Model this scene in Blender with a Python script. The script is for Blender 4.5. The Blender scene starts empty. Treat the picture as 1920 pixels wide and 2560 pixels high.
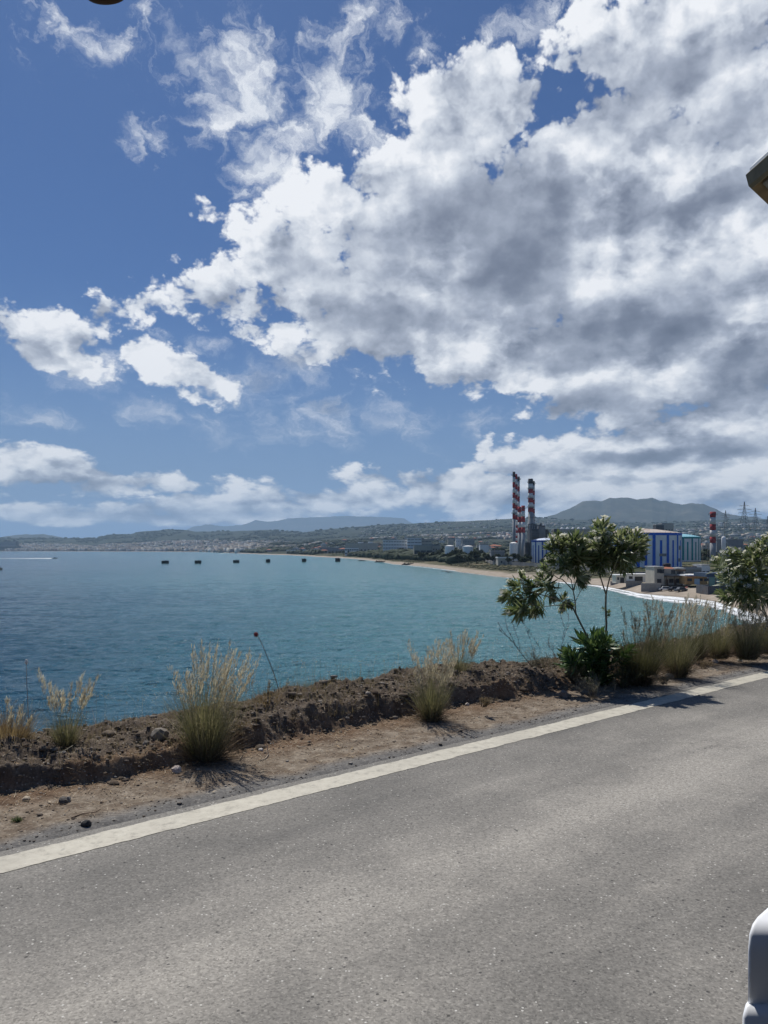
import bpy, bmesh, math, random
import numpy as np
from mathutils import Vector, Matrix, noise as mnoise

sc = bpy.context.scene
C = sc.collection
PI = math.pi
R = math.radians
F, YH, CX, H = 1923.0, 1372.5, 960.0, 1.6          # focal length and horizon in photo pixels, eye height
SEA = -13.4

# ------------------------------------------------------------------ camera
cam = bpy.data.cameras.new("camera")
camo = bpy.data.objects.new("camera", cam)
C.objects.link(camo)
cam.sensor_fit = 'VERTICAL'
cam.sensor_height = 36.0
cam.lens = 36.0 * F / 2560.0
cam.shift_y = (YH - 1280.0) / 2560.0
cam.clip_start = 0.05
cam.clip_end = 60000
camo.location = (0, 0, H)
camo.rotation_euler = (PI / 2, 0, 0)
sc.camera = camo

# ------------------------------------------------------------------ exposure
sc.view_settings.view_transform = 'Standard'
sc.view_settings.look = 'None'
sc.view_settings.gamma = 1.0
sc.view_settings.exposure = 0.0
sc.cycles.max_bounces = 6
sc.cycles.diffuse_bounces = 3
sc.cycles.glossy_bounces = 3
sc.cycles.transparent_max_bounces = 12
sc.cycles.volume_bounces = 0
sc.cycles.use_denoising = True
sc.cycles.use_adaptive_sampling = True
sc.cycles.adaptive_threshold = 0.01
sc.cycles.sample_clamp_indirect = 6.0
sc.cycles.caustics_reflective = False
sc.cycles.caustics_refractive = False

# ------------------------------------------------------------------ sun
SUN_AZ, SUN_EL = R(-24), R(59)
sunl = bpy.data.lights.new("sun", 'SUN')
sunl.energy = 4.3
sunl.angle = R(0.5)
sunl.color = (1.0, 0.965, 0.91)
suno = bpy.data.objects.new("sun", sunl)
C.objects.link(suno)
sdir = Vector((math.sin(SUN_AZ) * math.cos(SUN_EL), math.cos(SUN_AZ) * math.cos(SUN_EL), math.sin(SUN_EL)))
suno.rotation_euler = sdir.to_track_quat('Z', 'Y').to_euler()
suno.location = (0, 0, 30)


# ------------------------------------------------------------------ node helper
class NT:
    def __init__(s, tree):
        s.t = tree
        s.L = tree.links

    def n(s, kind, **kw):
        nd = s.t.nodes.new(kind)
        for k, v in kw.items():
            setattr(nd, k, v)
        return nd

    def put(s, sock, v):
        if isinstance(v, bpy.types.NodeSocket):
            s.L.new(v, sock)
        elif v is not None:
            sock.default_value = v

    def math(s, op, a, b=None, c=None, clamp=False):
        nd = s.n('ShaderNodeMath', operation=op, use_clamp=clamp)
        s.put(nd.inputs[0], a)
        if b is not None: s.put(nd.inputs[1], b)
        if c is not None: s.put(nd.inputs[2], c)
        return nd.outputs[0]

    def vm(s, op, a, b=None, out=0):
        nd = s.n('ShaderNodeVectorMath', operation=op)
        s.put(nd.inputs[0], a)
        if b is not None:
            s.put(nd.inputs[3 if op == 'SCALE' else 1], b)
        return nd.outputs[out]

    def comb(s, x, y, z):
        nd = s.n('ShaderNodeCombineXYZ')
        for i, v in enumerate((x, y, z)): s.put(nd.inputs[i], v)
        return nd.outputs[0]

    def sep(s, v):
        nd = s.n('ShaderNodeSeparateXYZ')
        s.put(nd.inputs[0], v)
        return nd.outputs

    def noise(s, vec, scale, detail=4, rough=.5, dist=0, out=0, lac=2.0, dim='3D'):
        nd = s.n('ShaderNodeTexNoise', noise_dimensions=dim)
        if vec is not None: s.put(nd.inputs['Vector'], vec)
        nd.inputs['Scale'].default_value = scale
        nd.inputs['Detail'].default_value = detail
        nd.inputs['Roughness'].default_value = rough
        nd.inputs['Lacunarity'].default_value = lac
        nd.inputs['Distortion'].default_value = dist
        return nd.outputs[out]

    def voro(s, vec, scale, feature='F1', detail=0, rough=.5, rand=1.0, out=0, smooth=None, norm=False, dim='3D'):
        nd = s.n('ShaderNodeTexVoronoi', feature=feature, voronoi_dimensions=dim)
        nd.normalize = norm
        if vec is not None: s.put(nd.inputs['Vector'], vec)
        nd.inputs['Scale'].default_value = scale
        if 'Detail' in nd.inputs: nd.inputs['Detail'].default_value = detail
        if 'Roughness' in nd.inputs: nd.inputs['Roughness'].default_value = rough
        nd.inputs['Randomness'].default_value = rand
        if smooth is not None: nd.inputs['Smoothness'].default_value = smooth
        return nd.outputs[out]

    def mr(s, v, a, b, c=0.0, d=1.0, kind='LINEAR'):
        nd = s.n('ShaderNodeMapRange', interpolation_type=kind)
        s.put(nd.inputs[0], v)
        for i, q in enumerate((a, b, c, d)): s.put(nd.inputs[i + 1], q)
        return nd.outputs[0]

    def ramp(s, v, stops, interp='LINEAR'):
        nd = s.n('ShaderNodeValToRGB')
        s.put(nd.inputs[0], v)
        cr = nd.color_ramp
        cr.interpolation = interp
        while len(cr.elements) > 1: cr.elements.remove(cr.elements[-1])
        cr.elements[0].position = stops[0][0]
        cr.elements[0].color = c4(stops[0][1])
        for p, c in stops[1:]:
            e = cr.elements.new(p)
            e.color = c4(c)
        return nd.outputs[0]

    def mix(s, f, a, b, mode='MIX'):
        nd = s.n('ShaderNodeMix', data_type='RGBA', blend_type=mode)
        s.put(nd.inputs[0], f)
        s.put(nd.inputs[6], c4(a) if not isinstance(a, bpy.types.NodeSocket) else a)
        s.put(nd.inputs[7], c4(b) if not isinstance(b, bpy.types.NodeSocket) else b)
        return nd.outputs[2]

    def bump(s, h, strength, dist, normal=None):
        nd = s.n('ShaderNodeBump')
        nd.inputs['Strength'].default_value = strength
        nd.inputs['Distance'].default_value = dist
        s.put(nd.inputs['Height'], h)
        if normal is not None: s.L.new(normal, nd.inputs['Normal'])
        return nd.outputs[0]


def c4(c):
    if isinstance(c, (int, float)): return (c, c, c, 1)
    return tuple(c) if len(c) == 4 else tuple(c) + (1,)


def srgb(r, g, b):
    f = lambda v: ((v / 255 + .055) / 1.055) ** 2.4 if v / 255 > .04045 else v / 255 / 12.92
    return (f(r), f(g), f(b))


# ------------------------------------------------------------------ sky with clouds, laid out by azimuth and elevation
def azel(x, y):
    az = math.atan((x - CX) / F)
    return az, math.atan((YH - y) / F * math.cos(az))


K = 1920 / 1659.0
CUMULUS = [  # cx, cy, rx, ry, rot   (azimuth / elevation taken from the photograph)
    (1500, 90, 345, 215, 0), (1040, 260, 170, 165, 0), (1300, 440, 390, 270, 0), (960, 480, 300, 190, 0),
    (1090, 190, 90, 80, 0), (610, 545, 140, 110, 0), (730, 445, 110, 80, 0), (545, 520, 70, 62, 0), (450, 610, 110, 78, 10),
    (330, 672, 95, 36, 22), (520, 640, 150, 60, 0), (640, 420, 60, 50, -30), (600, 455, 60, 45, 0), (640, 645, 190, 78, 0), (850, 670, 250, 135, 0), (1100, 760, 290, 100, 0),
    (1400, 740, 350, 170, 0), (1600, 700, 220, 230, 0), (740, 735, 70, 50, 0),
    (1080, 620, 280, 160, 0), (1250, 300, 200, 150, 0), (1500, 480, 260, 260, 0), (930, 300, 100, 110, 0), (1300, 860, 200, 60, 0),
    (1350, 1105, 560, 32, 0), (1550, 900, 180, 80, 0), (1620, 260, 180, 170, 0), (1630, 60, 120, 100, 0), (900, 590, 200, 110, 0), (1240, 270, 90, 70, 0), (1160, 120, 36, 34, 0), (300, 690, 60, 24, 30), (190, 740, 60, 40, 0), (500, 670, 160, 36, 8), (620, 720, 130, 40, 0), (1300, 1060, 620, 60, 0), (1500, 930, 300, 80, 0), (330, 1062, 300, 12, 0),
    (1420, 985, 430, 85, 0), (1120, 1000, 150, 45, 0), (1035, 965, 34, 38, 0), (1110, 975, 62, 30, 0),
    (790, 1030, 75, 17, 0), (1000, 1045, 230, 45, 0), (1500, 1050, 620, 60, 0), (1000, 1075, 420, 30, 0),
    (70, 1016, 290, 46, -8), (260, 1040, 330, 22, -3), (510, 1094, 330, 30, 2), (230, 1092, 80, 20, 0), (345, 1090, 50, 24, 0), (300, 1114, 500, 26, 0),
    (720, 1085, 200, 34, 3), (100, 735, 175, 72, -8), (225, 690, 50, 46, 40), (205, 770, 60, 25, 0),
    (390, 812, 125, 46, -10), (296, 775, 38, 40, 0), (465, 800, 36, 26, 30), (430, 850, 50, 18, -25),
    (1040, 830, 60, 20, 0),
]
CARVE = [(1216, 192, 10, 10, 0)]
WISPS = [
    (440, 160, 120, 40, -33), (570, 235, 140, 80, -12), (540, 300, 70, 50, -20), (715, 200, 100, 62, 20), (710, 260, 90, 50, 0), (560, 360, 60, 50, -30),
    (505, 100, 90, 40, 10), (570, 140, 70, 28, 0), (580, 335, 75, 45, -30), (620, 385, 50, 50, 0), (660, 78, 20, 8, 0),
    (805, 35, 28, 14, -30), (275, 95, 26, 8, -25), (220, 95, 14, 5, 0), (140, 50, 14, 6, -35), (340, 318, 34, 24, 0),
    (825, 290, 30, 36, 0), (1095, 62, 34, 12, 0), (925, 110, 18, 22, 20),
    (85, 905, 22, 9, -25), (450, 910, 64, 13, -22), (352, 900, 46, 11, -12), (620, 877, 42, 16, -8), (640, 932, 46, 9, 0),
    (1010, 911, 48, 14, 0), (712, 936, 14, 7, -20), (560, 832, 66, 18, 12), (715, 875, 66, 18, 0), (660, 790, 90, 40, 0),
    (430, 285, 20, 30, 0), (230, 810, 40, 20, 0), (880, 350, 90, 60, 0), (855, 930, 30, 8, -30), (415, 758, 14, 7, 0),
    (530, 850, 35, 14, 10), (680, 895, 60, 10, -5),
]
SHADE = [  # cx, cy, rx, ry, rot, weight
    (1010, 440, 170, 95, 0, .95), (1120, 560, 130, 110, 0, 1.0), (1080, 620, 120, 60, 0, .8), (1200, 470, 80, 120, 0, .5), (850, 560, 110, 80, 0, .5),
    (800, 690, 120, 65, 0, .75), (960, 680, 120, 50, 0, .7), (720, 640, 60, 60, 0, .45), (1340, 705, 200, 72, -4, 1.25), (1230, 770, 150, 40, 0, .8),
    (1610, 815, 130, 55, 0, 1.25), (1590, 400, 150, 60, 10, .65), (1510, 140, 120, 50, 0, .45), (1290, 130, 90, 50, 0, .5), (1400, 460, 120, 50, 0, .5), (1560, 250, 110, 60, 0, .4),
    (1260, 870, 130, 38, 0, .8), (1450, 983, 210, 20, 0, .9), (1150, 1010, 150, 22, 0, .4), (1330, 1040, 300, 10, 0, .5), (1600, 960, 110, 30, 0, .55), (560, 830, 60, 18, 0, .9),
    (715, 872, 66, 20, 0, .9), (640, 790, 100, 40, 0, .7), (960, 830, 130, 36, 0, .55), (150, 1045, 260, 14, 0, .35), (500, 1112, 400, 12, 0, .4), (100, 770, 100, 22, 0, .3),
    (1150, 700, 80, 30, 0, .4), (560, 720, 120, 20, 0, .35), (500, 610, 30, 30, 0, .3), (1420, 880, 240, 30, 0, .5), (1350, 230, 150, 90, 0, .5), (760, 560, 120, 60, 0, .35), (1500, 620, 150, 50, 0, .35), (1000, 300, 60, 50, 0, .25), (1130, 330, 60, 60, 0, .3), (640, 560, 60, 40, 0, .3), (440, 640, 60, 25, 0, .3),
]
world = bpy.data.worlds.new("World")
sc.world = world
world.use_nodes = True
W = NT(world.node_tree)
for nd in list(world.node_tree.nodes): world.node_tree.nodes.remove(nd)
wout = W.n('ShaderNodeOutputWorld')
tc = W.n('ShaderNodeTexCoord')
gx, gy, gz = W.sep(W.vm('NORMALIZE', tc.outputs['Generated']))
az = W.math('ARCTAN2', gx, gy)
el = W.math('ARCSINE', gz)
elp = W.math('ADD', el, W.math('MULTIPLY', W.math('LOGARITHM', W.math('ADD', W.math('MULTIPLY', W.math('MAXIMUM', el, 0.0), 12.0), 1.0), math.e), 0.16))
P = W.comb(az, elp, 3.7)
# slow warp of the layout, two octaves
wn = W.noise(P, 7.0, 3, .55, out=1, dim='2D')
warp = W.vm('SCALE', W.vm('SUBTRACT', wn, (.5, .5, .5)), .055)
wn2 = W.noise(P, 26.0, 4, .6, out=1, dim='2D')
warp2 = W.vm('SCALE', W.vm('SUBTRACT', wn2, (.5, .5, .5)), .03)
warp = W.vm('ADD', warp, warp2)
fade = W.mr(el, 0.03, 0.25, 0.35, 1.0)
warp = W.vm('MULTIPLY', warp, W.comb(1.0, fade, 0.0))
Q = W.vm('ADD', W.comb(az, el, 0.0), warp)


def blob(b, coord, unit=True):
    x, y, rx, ry, rot = b[:5]
    x, y, rx, ry = x * K, y * K, rx * K, ry * K
    a0, e0 = azel(x, y)
    a1, _ = azel(x + rx, y)
    _, e1 = azel(x, y - ry)
    ra, re_ = abs(a1 - a0), abs(e1 - e0)
    mp = W.n('ShaderNodeMapping', vector_type='TEXTURE')
    W.put(mp.inputs[0], coord)
    mp.inputs['Location'].default_value = (a0, e0, 0)
    mp.inputs['Rotation'].default_value = (0, 0, R(rot))
    mp.inputs['Scale'].default_value = (ra, re_, 1)
    ln = W.vm('LENGTH', mp.outputs[0], out=1)
    if unit:                                   # signed distance to the outline, radians
        m = min(ra, re_)
        return W.math('MULTIPLY_ADD', ln, -m, m)
    return W.mr(ln, 0.15, 1.45, b[5], 0.0, 'SMOOTHSTEP')


def union(lst, coord):
    o = None
    for b in lst:
        v = blob(b, coord)
        o = v if o is None else W.math('MAXIMUM', o, v)
    return o


# billowing relief of the clouds, read at the point and a little towards the sun
def relief(p):
    a = W.noise(p, 8.0, 9, .49, dist=.12, dim='2D')
    b = W.voro(W.vm('ADD', p, W.vm('SCALE', wn2, .02)), 25.0, 'SMOOTH_F1', detail=3, rough=.5, smooth=.3, dim='2D')
    b = W.math('SUBTRACT', 0.55, b)
    return W.math('MULTIPLY_ADD', b, .30, a), a


hp, fb = relief(P)
hs, _ = relief(W.vm('ADD', P, (-.014, .036, 0)))
hfine = W.noise(P, 48.0, 7, .62, dist=.4, dim='2D')
bill = W.voro(W.vm('ADD', P, W.vm('SCALE', wn2, .015)), 13.0, 'SMOOTH_F1', detail=4, rough=.62, smooth=.25, dim='2D')
hn = W.math('ADD', W.math('MULTIPLY', W.math('SUBTRACT', hp, .47), .75), W.math('MULTIPLY', W.math('SUBTRACT', 1.09, bill), .44))
dist_c = union(CUMULUS, Q)
dist_c = W.math('MINIMUM', dist_c, W.math('MULTIPLY', union(CARVE, Q), -1.25))
dist_c = W.math('MINIMUM', dist_c, .16)
# low clouds keep their edge amplitude small
amp = W.mr(el, 0.02, 0.35, .014, .100)
den_c = W.math('ADD', dist_c, W.math('MULTIPLY', hn, amp))
den_c = W.math('ADD', den_c, W.math('MULTIPLY', W.math('SUBTRACT', hfine, .5), W.mr(el, 0.02, .3, .008, .024)))
alpha_c = W.mr(den_c, -.002, W.mr(el, .05, .4, .008, .016), 0, 1, 'SMOOTHSTEP')
dist_w = union(WISPS, Q)
wf = W.noise(W.vm('ADD', P, W.vm('SCALE', wn2, .05)), 15.0, 9, .64, dist=.35, dim='2D')
den_w = W.math('ADD', W.math('MULTIPLY', dist_w, 1.0), W.math('MULTIPLY', W.math('SUBTRACT', wf, .455), W.mr(el, 0.05, .4, .05, .15)))
alpha_w = W.mr(den_w, -.010, .045, 0, 1.0, 'SMOOTHSTEP')
# grey undersides
shade = None
for b in SHADE:
    v = blob(b, Q, False)
    shade = v if shade is None else W.math('ADD', shade, W.math('MULTIPLY', v, W.math('SUBTRACT', 1.15, W.math('MINIMUM', shade, 1.1))))
soft = W.noise(P, 6.0, 6, .55, dim='2D')
shade = W.math('MULTIPLY', W.math('POWER', shade, .8), W.mr(soft, .3, .65, .75, 1.35))
emb = W.math('SUBTRACT', hp, hs)
thick = W.mr(den_c, .0, .13, 0, 1, 'SMOOTHSTEP')
lum = W.math('ADD', .96, W.math('MULTIPLY', emb, W.mr(shade, 0, 1, .95, .35)))
lum = W.math('SUBTRACT', lum, W.math('MULTIPLY', thick, .27))
lum = W.math('ADD', lum, W.math('MULTIPLY', W.math('SUBTRACT', fb, .5), .55))
lum = W.math('SUBTRACT', lum, W.math('MULTIPLY', shade, .44))
lum = W.math('ADD', lum, W.math('MULTIPLY', W.math('SUBTRACT', .72, bill), W.mr(shade, 0, 1, .42, .18)))
lum = W.math('SUBTRACT', lum, W.mr(el, 0.0, .3, .10, 0.0))
ccol = W.ramp(lum, [(0.0, srgb(98, 106, 124)), (.25, srgb(124, 132, 150)), (.5, srgb(168, 176, 192)), (.72, srgb(212, 218, 228)), (.95, srgb(246, 248, 252))])
wcol = W.ramp(W.math('SUBTRACT', W.math('ADD', .72, W.math('MULTIPLY', W.math('SUBTRACT', wf, .5), .8)), W.math('MULTIPLY', shade, .4)),
              [(0.2, srgb(140, 148, 165)), (.6, srgb(205, 213, 226)), (.95, srgb(240, 243, 249))])
sky = W.n('ShaderNodeTexSky', sky_type='NISHITA')
sky.sun_disc = False
sky.sun_elevation = SUN_EL
sky.sun_rotation = SUN_AZ
sky.altitude = 10
sky.air_density = 1.0
sky.dust_density = 0.6
sky.ozone_density = 1.5
bg = W.n('ShaderNodeBackground')
skyc = W.mix(1.0, sky.outputs[0], (.315, .485, .77), 'MULTIPLY')
skyc = W.mix(W.mr(el, 0.0, .33, .92, 0.0, 'SMOOTHSTEP'), skyc, tuple(v / .075 for v in srgb(126, 155, 195)))
W.put(bg.inputs[0], skyc)
bg.inputs[1].default_value = 0.075
bc = W.n('ShaderNodeBackground'); W.put(bc.inputs[0], ccol)
bw = W.n('ShaderNodeBackground'); W.put(bw.inputs[0], wcol)
m1 = W.n('ShaderNodeMixShader'); W.put(m1.inputs[0], alpha_w); W.L.new(bg.outputs[0], m1.inputs[1]); W.L.new(bw.outputs[0], m1.inputs[2])
up = W.math('MULTIPLY', alpha_c, W.mr(el, -.01, .0, 0, 1))
m2 = W.n('ShaderNodeMixShader'); W.put(m2.inputs[0], up); W.L.new(m1.outputs[0], m2.inputs[1]); W.L.new(bc.outputs[0], m2.inputs[2])
W.L.new(m2.outputs[0], wout.inputs[0])
world.cycles.sampling_method = 'MANUAL'
world.cycles.sample_map_resolution = 512


# ================================================================== helpers
rng = np.random.default_rng(7)
rnd = random.Random(11)


def px(x, y, Y):
    """world point seen at photo pixel (x, y) at distance Y north of the eye"""
    return Vector(((x - CX) / F * Y, Y, H - (y - YH) / F * Y))


def on(x, y, z):
    """world point seen at photo pixel (x, y) lying at height z"""
    return px(x, y, (H - z) * F / (y - YH))


def tag(o, label=None, cat=None, group=None, kind=None):
    if label: o['label'] = label
    if cat: o['category'] = cat
    if group: o['group'] = group
    if kind: o['kind'] = kind
    return o


def empty(name, loc=(0, 0, 0), rz=0.0, **kw):
    o = bpy.data.objects.new(name, None)
    o.empty_display_size = .1
    C.objects.link(o)
    o.location = loc
    o.rotation_euler = (0, 0, rz)
    return tag(o, **kw)


def link(name, me, parent=None, mats=(), smooth=False, loc=None):
    for m in mats: me.materials.append(m)
    if smooth: me.polygons.foreach_set('use_smooth', [True] * len(me.polygons))
    o = bpy.data.objects.new(name, me)
    C.objects.link(o)
    if parent is not None: o.parent = parent
    if loc is not None: o.location = loc
    return o


def copy_tree(o, parent=None):
    c = o.copy()
    C.objects.link(c)
    c.parent = parent
    for ch in o.children: copy_tree(ch, c)
    return c


class MB:
    """collects simple solids; build() links them as one mesh object"""
    def __init__(s): s.v, s.f, s.m = [], [], []

    def add(s, vs, fs, mi=0):
        b = len(s.v)
        s.v += [tuple(v) for v in vs]
        s.f += [tuple(b + i for i in f) for f in fs]
        s.m += [mi] * len(fs)
        return s

    def box(s, x0, x1, y0, y1, z0, z1, mi=0, top=None):
        t = top or (x0, x1, y0, y1)
        vs = [(x0, y0, z0), (x1, y0, z0), (x1, y1, z0), (x0, y1, z0), (t[0], t[2], z1), (t[1], t[2], z1), (t[1], t[3], z1), (t[0], t[3], z1)]
        return s.add(vs, [(3, 2, 1, 0), (4, 5, 6, 7), (0, 1, 5, 4), (1, 2, 6, 5), (2, 3, 7, 6), (3, 0, 4, 7)], mi)

    def tube(s, pts, rad, n=8, mi=0, cap=True):
        pts = [Vector(p) for p in pts]
        if not hasattr(rad, '__len__'): rad = [rad] * len(pts)
        b, vs, fs = len(s.v), [], []
        ref = None
        for i, p in enumerate(pts):
            d = (pts[min(i + 1, len(pts) - 1)] - pts[max(i - 1, 0)]).normalized()
            if ref is None: ref = Vector((1, 0, 0)) if abs(d.x) < .8 else Vector((0, 1, 0))
            a = (ref - d * ref.dot(d)).normalized()
            ref = a
            c = d.cross(a)
            for k in range(n):
                th = 2 * PI * k / n
                vs.append(p + (a * math.cos(th) + c * math.sin(th)) * rad[i])
        for i in range(len(pts) - 1):
            for k in range(n):
                k2 = (k + 1) % n
                fs.append((i * n + k, i * n + k2, (i + 1) * n + k2, (i + 1) * n + k))
        if cap:
            fs.append(tuple(range(n - 1, -1, -1)))
            fs.append(tuple((len(pts) - 1) * n + k for k in range(n)))
        return s.add(vs, fs, mi)

    def lathe(s, prof, n=24, mi=0, c=(0, 0, 0), cap=True):
        vs, fs = [], []
        for r, z in prof:
            for k in range(n):
                th = 2 * PI * k / n
                vs.append((c[0] + r * math.cos(th), c[1] + r * math.sin(th), c[2] + z))
        for i in range(len(prof) - 1):
            for k in range(n):
                k2 = (k + 1) % n
                fs.append((i * n + k, i * n + k2, (i + 1) * n + k2, (i + 1) * n + k))
        if cap:
            fs.append(tuple(range(n - 1, -1, -1)))
            fs.append(tuple((len(prof) - 1) * n + k for k in range(n)))
        return s.add(vs, fs, mi)

    def mesh(s, name):
        me = bpy.data.meshes.new(name)
        me.from_pydata(s.v, [], s.f)
        me.polygons.foreach_set('material_index', s.m)
        me.update()
        return me

    def build(s, name, mats, parent=None, smooth=False, loc=None):
        if not isinstance(mats, (list, tuple)): mats = [mats]
        return link(name, s.mesh(name), parent, mats, smooth, loc)


def np_mesh(name, V, Fq, mats, parent=None, smooth=False, mi=None):
    """V (n,3) floats, Fq (m,k) ints with constant k"""
    me = bpy.data.meshes.new(name)
    n, m, k = len(V), len(Fq), Fq.shape[1]
    me.vertices.add(n)
    me.vertices.foreach_set('co', np.ascontiguousarray(V, dtype=np.float32).ravel())
    me.loops.add(m * k)
    me.loops.foreach_set('vertex_index', np.ascontiguousarray(Fq, dtype=np.int32).ravel())
    me.polygons.add(m)
    me.polygons.foreach_set('loop_start', np.arange(0, m * k, k, dtype=np.int32))
    me.polygons.foreach_set('loop_total', np.full(m, k, dtype=np.int32))
    if mi is not None: me.polygons.foreach_set('material_index', np.asarray(mi, dtype=np.int32))
    if smooth: me.polygons.foreach_set('use_smooth', np.ones(m, dtype=bool))
    me.update(calc_edges=True)
    return link(name, me, parent, mats)


def grid_faces(nr, nc):
    i = np.arange(nr - 1)[:, None] * nc + np.arange(nc - 1)[None, :]
    return np.stack([i, i + 1, i + nc + 1, i + nc], -1).reshape(-1, 4)


def instances(tv, tf, pos, rot, scl):
    """copies of a small template: tv (a,3), tf (b,k); pos (n,3), rot (n,3,3), scl (n,3)"""
    V = np.einsum('nij,naj->nai', rot, tv[None] * scl[:, None, :]) + pos[:, None, :]
    n, a = len(pos), len(tv)
    Fq = (tf[None] + (np.arange(n) * a)[:, None, None]).reshape(-1, tf.shape[1])
    return V.reshape(-1, 3), Fq


def rand_rot(n, full=True):
    a = rng.uniform(0, 2 * PI, n)
    Z = np.zeros((n, 3, 3)); Z[:, 0, 0] = np.cos(a); Z[:, 0, 1] = -np.sin(a); Z[:, 1, 0] = np.sin(a); Z[:, 1, 1] = np.cos(a); Z[:, 2, 2] = 1
    if not full: return Z
    b = rng.uniform(0, 2 * PI, n)
    X = np.zeros((n, 3, 3)); X[:, 1, 1] = np.cos(b); X[:, 1, 2] = -np.sin(b); X[:, 2, 1] = np.sin(b); X[:, 2, 2] = np.cos(b); X[:, 0, 0] = 1
    return Z @ X


def ico(sub=1):
    bm = bmesh.new()
    bmesh.ops.create_icosphere(bm, subdivisions=sub, radius=1)
    v = np.array([w.co[:] for w in bm.verts]); f = np.array([[w.index for w in q.verts] for q in bm.faces])
    bm.free()
    return v, f


def vnoise(x, y, seed=0):
    """smooth value noise, arrays"""
    xi, yi = np.floor(x).astype(np.int64), np.floor(y).astype(np.int64)
    fx, fy = x - xi, y - yi
    fx, fy = fx * fx * (3 - 2 * fx), fy * fy * (3 - 2 * fy)
    def h(a, b):
        n = (a * 374761393 + b * 668265263 + seed * 1442695041) & 0xffffffff
        n = ((n ^ (n >> 13)) * 1274126177) & 0xffffffff
        return ((n ^ (n >> 16)) & 0xffff) / 65535.0
    return (h(xi, yi) * (1 - fx) + h(xi + 1, yi) * fx) * (1 - fy) + (h(xi, yi + 1) * (1 - fx) + h(xi + 1, yi + 1) * fx) * fy


def fbm(x, y, oct=5, seed=0, gain=.5):
    s, a, t = 0, 1, 0
    for i in range(oct):
        s = s + a * vnoise(x * 2 ** i, y * 2 ** i, seed + i * 17); t += a; a *= gain
    return s / t


# ================================================================== materials
MATS = {}


def mat(name, col=(.5, .5, .5), rough=.8, var=.12, scale=1.0, bump=0.0, bscale=None, spec=.3, metal=0.0, dirt=None, dirts=.5):
    """painted / mineral surface with mottling (and dirt patches of their own colour)"""
    if name in MATS: return MATS[name]
    m = bpy.data.materials.new(name)
    m.use_nodes = True
    T = NT(m.node_tree)
    b = m.node_tree.nodes['Principled BSDF']
    g = T.n('ShaderNodeTexCoord').outputs['Object']
    nz = T.noise(g, scale, 6, .6)
    lo, hi = tuple(c * (1 - var) for c in col), tuple(min(1, c * (1 + var)) for c in col)
    cc = T.ramp(nz, [(.3, lo), (.7, hi)])
    if dirt:
        dn = T.noise(g, scale * .6, 8, .7, dist=.4)
        cc = T.mix(T.mr(dn, .5, .68, 0, dirts), cc, dirt)
    T.put(b.inputs['Base Color'], cc)
    b.inputs['Roughness'].default_value = rough
    b.inputs['Specular IOR Level'].default_value = spec
    b.inputs['Metallic'].default_value = metal
    if bump:
        T.put(b.inputs['Normal'], T.bump(T.noise(g, bscale or scale * 4, 6, .65), .6, bump))
    MATS[name] = m
    return m


def leafmat(name, cols, trans=.42, rough=.5, spec=.25):
    """foliage: colour varies from blade to blade, light passes through"""
    if name in MATS: return MATS[name]
    m = bpy.data.materials.new(name)
    m.use_nodes = True
    T = NT(m.node_tree)
    b = m.node_tree.nodes['Principled BSDF']
    ri = T.n('ShaderNodeNewGeometry').outputs['Random Per Island']
    n = len(cols)
    cc = T.ramp(ri, [(i / max(1, n - 1), c) for i, c in enumerate(cols)])
    T.put(b.inputs['Base Color'], cc)
    b.inputs['Roughness'].default_value = rough
    b.inputs['Specular IOR Level'].default_value = spec
    tr = T.n('ShaderNodeBsdfTranslucent')
    T.put(tr.inputs[0], T.mix(1.0, cc, (1.0, 1.0, .8), 'MULTIPLY'))
    mx = T.n('ShaderNodeMixShader')
    mx.inputs[0].default_value = trans
    T.L.new(b.outputs[0], mx.inputs[1]); T.L.new(tr.outputs[0], mx.inputs[2])
    T.L.new(mx.outputs[0], m.node_tree.nodes['Material Output'].inputs[0])
    MATS[name] = m
    return m


def custom(name):
    m = bpy.data.materials.new(name)
    m.use_nodes = True
    MATS[name] = m
    return m, NT(m.node_tree), m.node_tree.nodes['Principled BSDF']


# ================================================================== sea
COAST = [(-900, 1377.4), (-300, 1377.8), (0, 1378), (300, 1379), (500, 1380), (570, 1382.6), (650, 1386), (720, 1388), (800, 1392.5), (880, 1397), (930, 1402), (985, 1411),
         (1050, 1416), (1110, 1423), (1150, 1431), (1220, 1440), (1290, 1447), (1330, 1450), (1480, 1464), (1520, 1470), (1600, 1487), (1680, 1495),
         (1750, 1501), (1800, 1511), (1840, 1525), (1900, 1545), (1990, 1580), (2200, 1610), (2700, 1640)]
COX = np.array([c[0] for c in COAST], float)
COY = np.array([(H - SEA) * F / (c[1] - YH) for c in COAST])
RIDGE = [(-900, 1350), (-200, 1346), (0, 1345), (100, 1344), (240, 1346), (270, 1336), (300, 1335), (325, 1335), (345, 1330), (400, 1326), (410, 1323), (455, 1323), (490, 1329), (580, 1328), (680, 1325),
         (760, 1331), (800, 1325), (880, 1319), (960, 1312), (1060, 1307), (1180, 1301), (1280, 1297), (1340, 1295), (1400, 1297), (1500, 1303), (1620, 1308), (1690, 1303), (1760, 1300),
         (1850, 1298), (1920, 1302), (2100, 1306), (2700, 1312)]
RX = np.array([c[0] for c in RIDGE], float); RYP = np.array([c[1] for c in RIDGE], float)


def coastY(x): return np.interp(x, COX, COY)
def ridgeY(x): return np.interp(x, [-900, 500, 800, 1400, 2700], [7800, 7800, 6600, 6200, 6000])


def sstep(t): t = np.clip(t, 0, 1); return t * t * (3 - 2 * t)


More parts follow.
